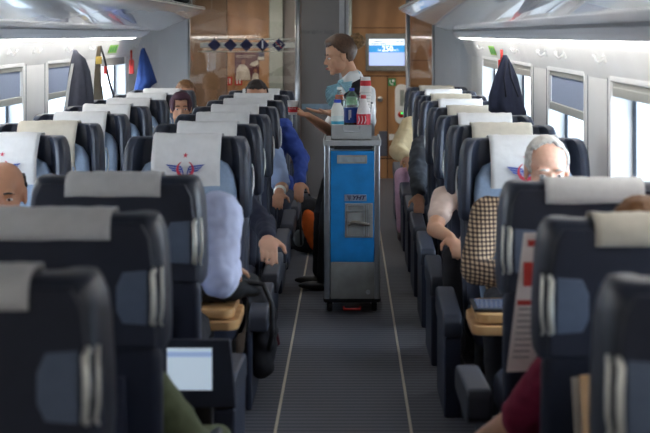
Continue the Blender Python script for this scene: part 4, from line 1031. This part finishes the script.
# maroon/black coat draped on armrest L4
t = empty('draped_coat', 'black coat with a maroon lining draped over the armrest by the aisle', 'coat', (-.42, 6.75, 0))
f = Fig(); f.chain([((0, .0, .49), .05), ((.035, -.05, .40), .055), ((.02, -.06, .18), .06)]); f.chain([((-.02, .1, .5), .05), ((.02, .1, .34), .05)]); f.build('coat_body', cloth('coat_black', (26, 26, 32)), t, vox=.01, smooth=3, wrinkle=.014, wscale=10)
bm = bmesh.new(); loft(bm, [[(.05+x, .10+y, z) for x, y in ((-.02, -.01), (w_, -.01), (w_, .01), (-.02, .01))] for z, w_ in ((.42, .02), (.32, .03), (.24, .045), (.22, .02))]); obj('coat_lining', bm, cloth('maroon_lining', (84, 24, 34)), t, bevel=.005)
# newspaper held on right
Dn = 4.60
t = empty('newspaper', 'white newspaper with red headline blocks held between the seats', 'newspaper', (.56, Dn, 0))
NP = mat('newsprint', rgb(222, 216, 212), .85, var=.05, scale=8); bm = bmesh.new()
zA, zB = Zt(233, Dn), Zt(372, Dn)
loops = []
for k in range(7):
    f_ = k/6; z = zA+(zB-zA)*f_; xl = -.005-.055*f_
    loops.append([(xl, .0, z), (xl+.07, .012+.006*math.sin(k), z), (xl+.15, .0, z), (xl+.24, -.01, z), (xl+.24, -.006, z), (xl+.15, .005, z), (xl+.07, .017+.006*math.sin(k), z), (xl, .005, z)])
loft(bm, loops); obj('pages', bm, NP, t, smooth=False)
PRD = mat('print_red', rgb(190, 60, 55), .8)
for (py, hgt, x0_, x1_) in ((240, 6, .01, .07), (262, 24, .005, .06), (300, 5, 0, .05)):
    z1 = Zt(py, Dn); z0 = Zt(py+hgt, Dn); k = (zA-z1)/(zA-zB)*-.055; bm = bmesh.new(); box(bm, k+x0_, k+x1_, -.004, -.001, z0, z1); obj('red_print', bm, PRD, t)
bm = bmesh.new()
for j in range(9):
    z1 = Zt(308+j*6, Dn); k = (zA-z1)/(zA-zB)*-.055; box(bm, k+.008, k+.06, -.003, -.001, z1-.006, z1)
obj('grey_print', bm, mat('print_grey', rgb(150, 146, 146), .8), t)
# magazines in R2 pocket
for i, (px, lab, c, dz) in enumerate(((586, 'tan-edged magazine standing out of the seat pocket', (196, 158, 118), 0), (580, 'pale magazine leaning beside the tan-edged one in the seat pocket', (206, 198, 186), -.02))):
    D_ = 3.78
    t = tag(boxobj('magazine', (0, .17, -.006, .006, 0, .34), mat('magazine_%d' % i, rgb(*c), .6, var=.08), None, bevel=.002), lab, 'magazine')
    t.location = (W(px, 0, D_).x, D_-.012+.024*i, .46+(.012 if i == 0 else 0)); t.rotation_euler = (-.06, -.05, 0)
# backpack
t = empty('backpack', 'black and orange backpack on the aisle floor behind the trolley', 'backpack', (-.335, 11.3, 0), .15)
f = Fig(); f.ell((0, 0, .22), (.13, .10, .22)); f.ell((0, 0, .12), (.14, .11, .12)); f.ell((.0, 0, .36), (.11, .09, .09)); f.build('pack_body', cloth('pack_black', (30, 30, 34)), t, vox=.01, smooth=4, wrinkle=.008, wscale=10)
f = Fig(); f.ell((.035, -.095, .19), (.072, .035, .17), Matrix.Rotation(-.25, 3, 'Y')); f.ell((.09, -.06, .13), (.05, .05, .11)); f.build('orange_pocket', cloth('pack_orange', (226, 100, 30)), t, vox=.008, smooth=3, wrinkle=.003)
f = Fig(); f.ell((-.06, -.085, .13), (.05, .03, .07)); f.build('grey_pocket', cloth('pack_grey', (110, 112, 112)), t, vox=.008, smooth=3)
bm = bmesh.new(); tube(bm, [(-.03, 0, .44), (-.02, 0, .475), (.02, 0, .475), (.03, 0, .44)], .008, 8); tube(bm, [(-.05, -.08, .40), (-.06, -.125, .26), (-.05, -.11, .08)], .010, 8); obj('pack_strap', bm, M['black'], t, smooth=True)

# ------------------------------------------------------------ outside + light
g = boxobj('ground', (-60, 60, -60, 80, -1.3, -1.2), mat('outside_ground', rgb(206, 206, 200), .9, var=.1, scale=.4)); struct(g)
w = bpy.data.worlds.new('World'); bpy.context.scene.world = w; w.use_nodes = True
N = w.node_tree.nodes; Lk = w.node_tree.links; bg = N['Background']
tc = N.new('ShaderNodeTexCoord'); sp = N.new('ShaderNodeSeparateXYZ'); cr = N.new('ShaderNodeValToRGB')
Lk.new(tc.outputs['Generated'], sp.inputs[0]); Lk.new(sp.outputs['Z'], cr.inputs['Fac']); Lk.new(cr.outputs['Color'], bg.inputs['Color'])
cr.color_ramp.elements[0].position = 0.0; cr.color_ramp.elements[0].color = (.90, .96, 1, 1); cr.color_ramp.elements[1].position = .6; cr.color_ramp.elements[1].color = (.66, .82, 1, 1)
bg.inputs['Strength'].default_value = 5.0

cam = bpy.data.cameras.new('camera'); co = bpy.data.objects.new('camera', cam); C.objects.link(co)
co.location = (0, 0, H); co.rotation_euler = (PI/2, 0, 0)
cam.sensor_width = 36; cam.lens = F/650*36; cam.shift_x = -(VX-325)/650; cam.shift_y = -(216.5-VY)/650
cam.dof.use_dof = True; cam.dof.focus_distance = 9.4; cam.dof.aperture_fstop = 3.5; cam.clip_start = .05
sc_ = bpy.context.scene; sc_.camera = co
sc_.view_settings.view_transform = 'Standard'; sc_.view_settings.look = 'None'; sc_.view_settings.gamma = 1; sc_.view_settings.exposure = 0.95
sc_.cycles.max_bounces = 10; sc_.cycles.transparent_max_bounces = 16; sc_.cycles.use_denoising = True
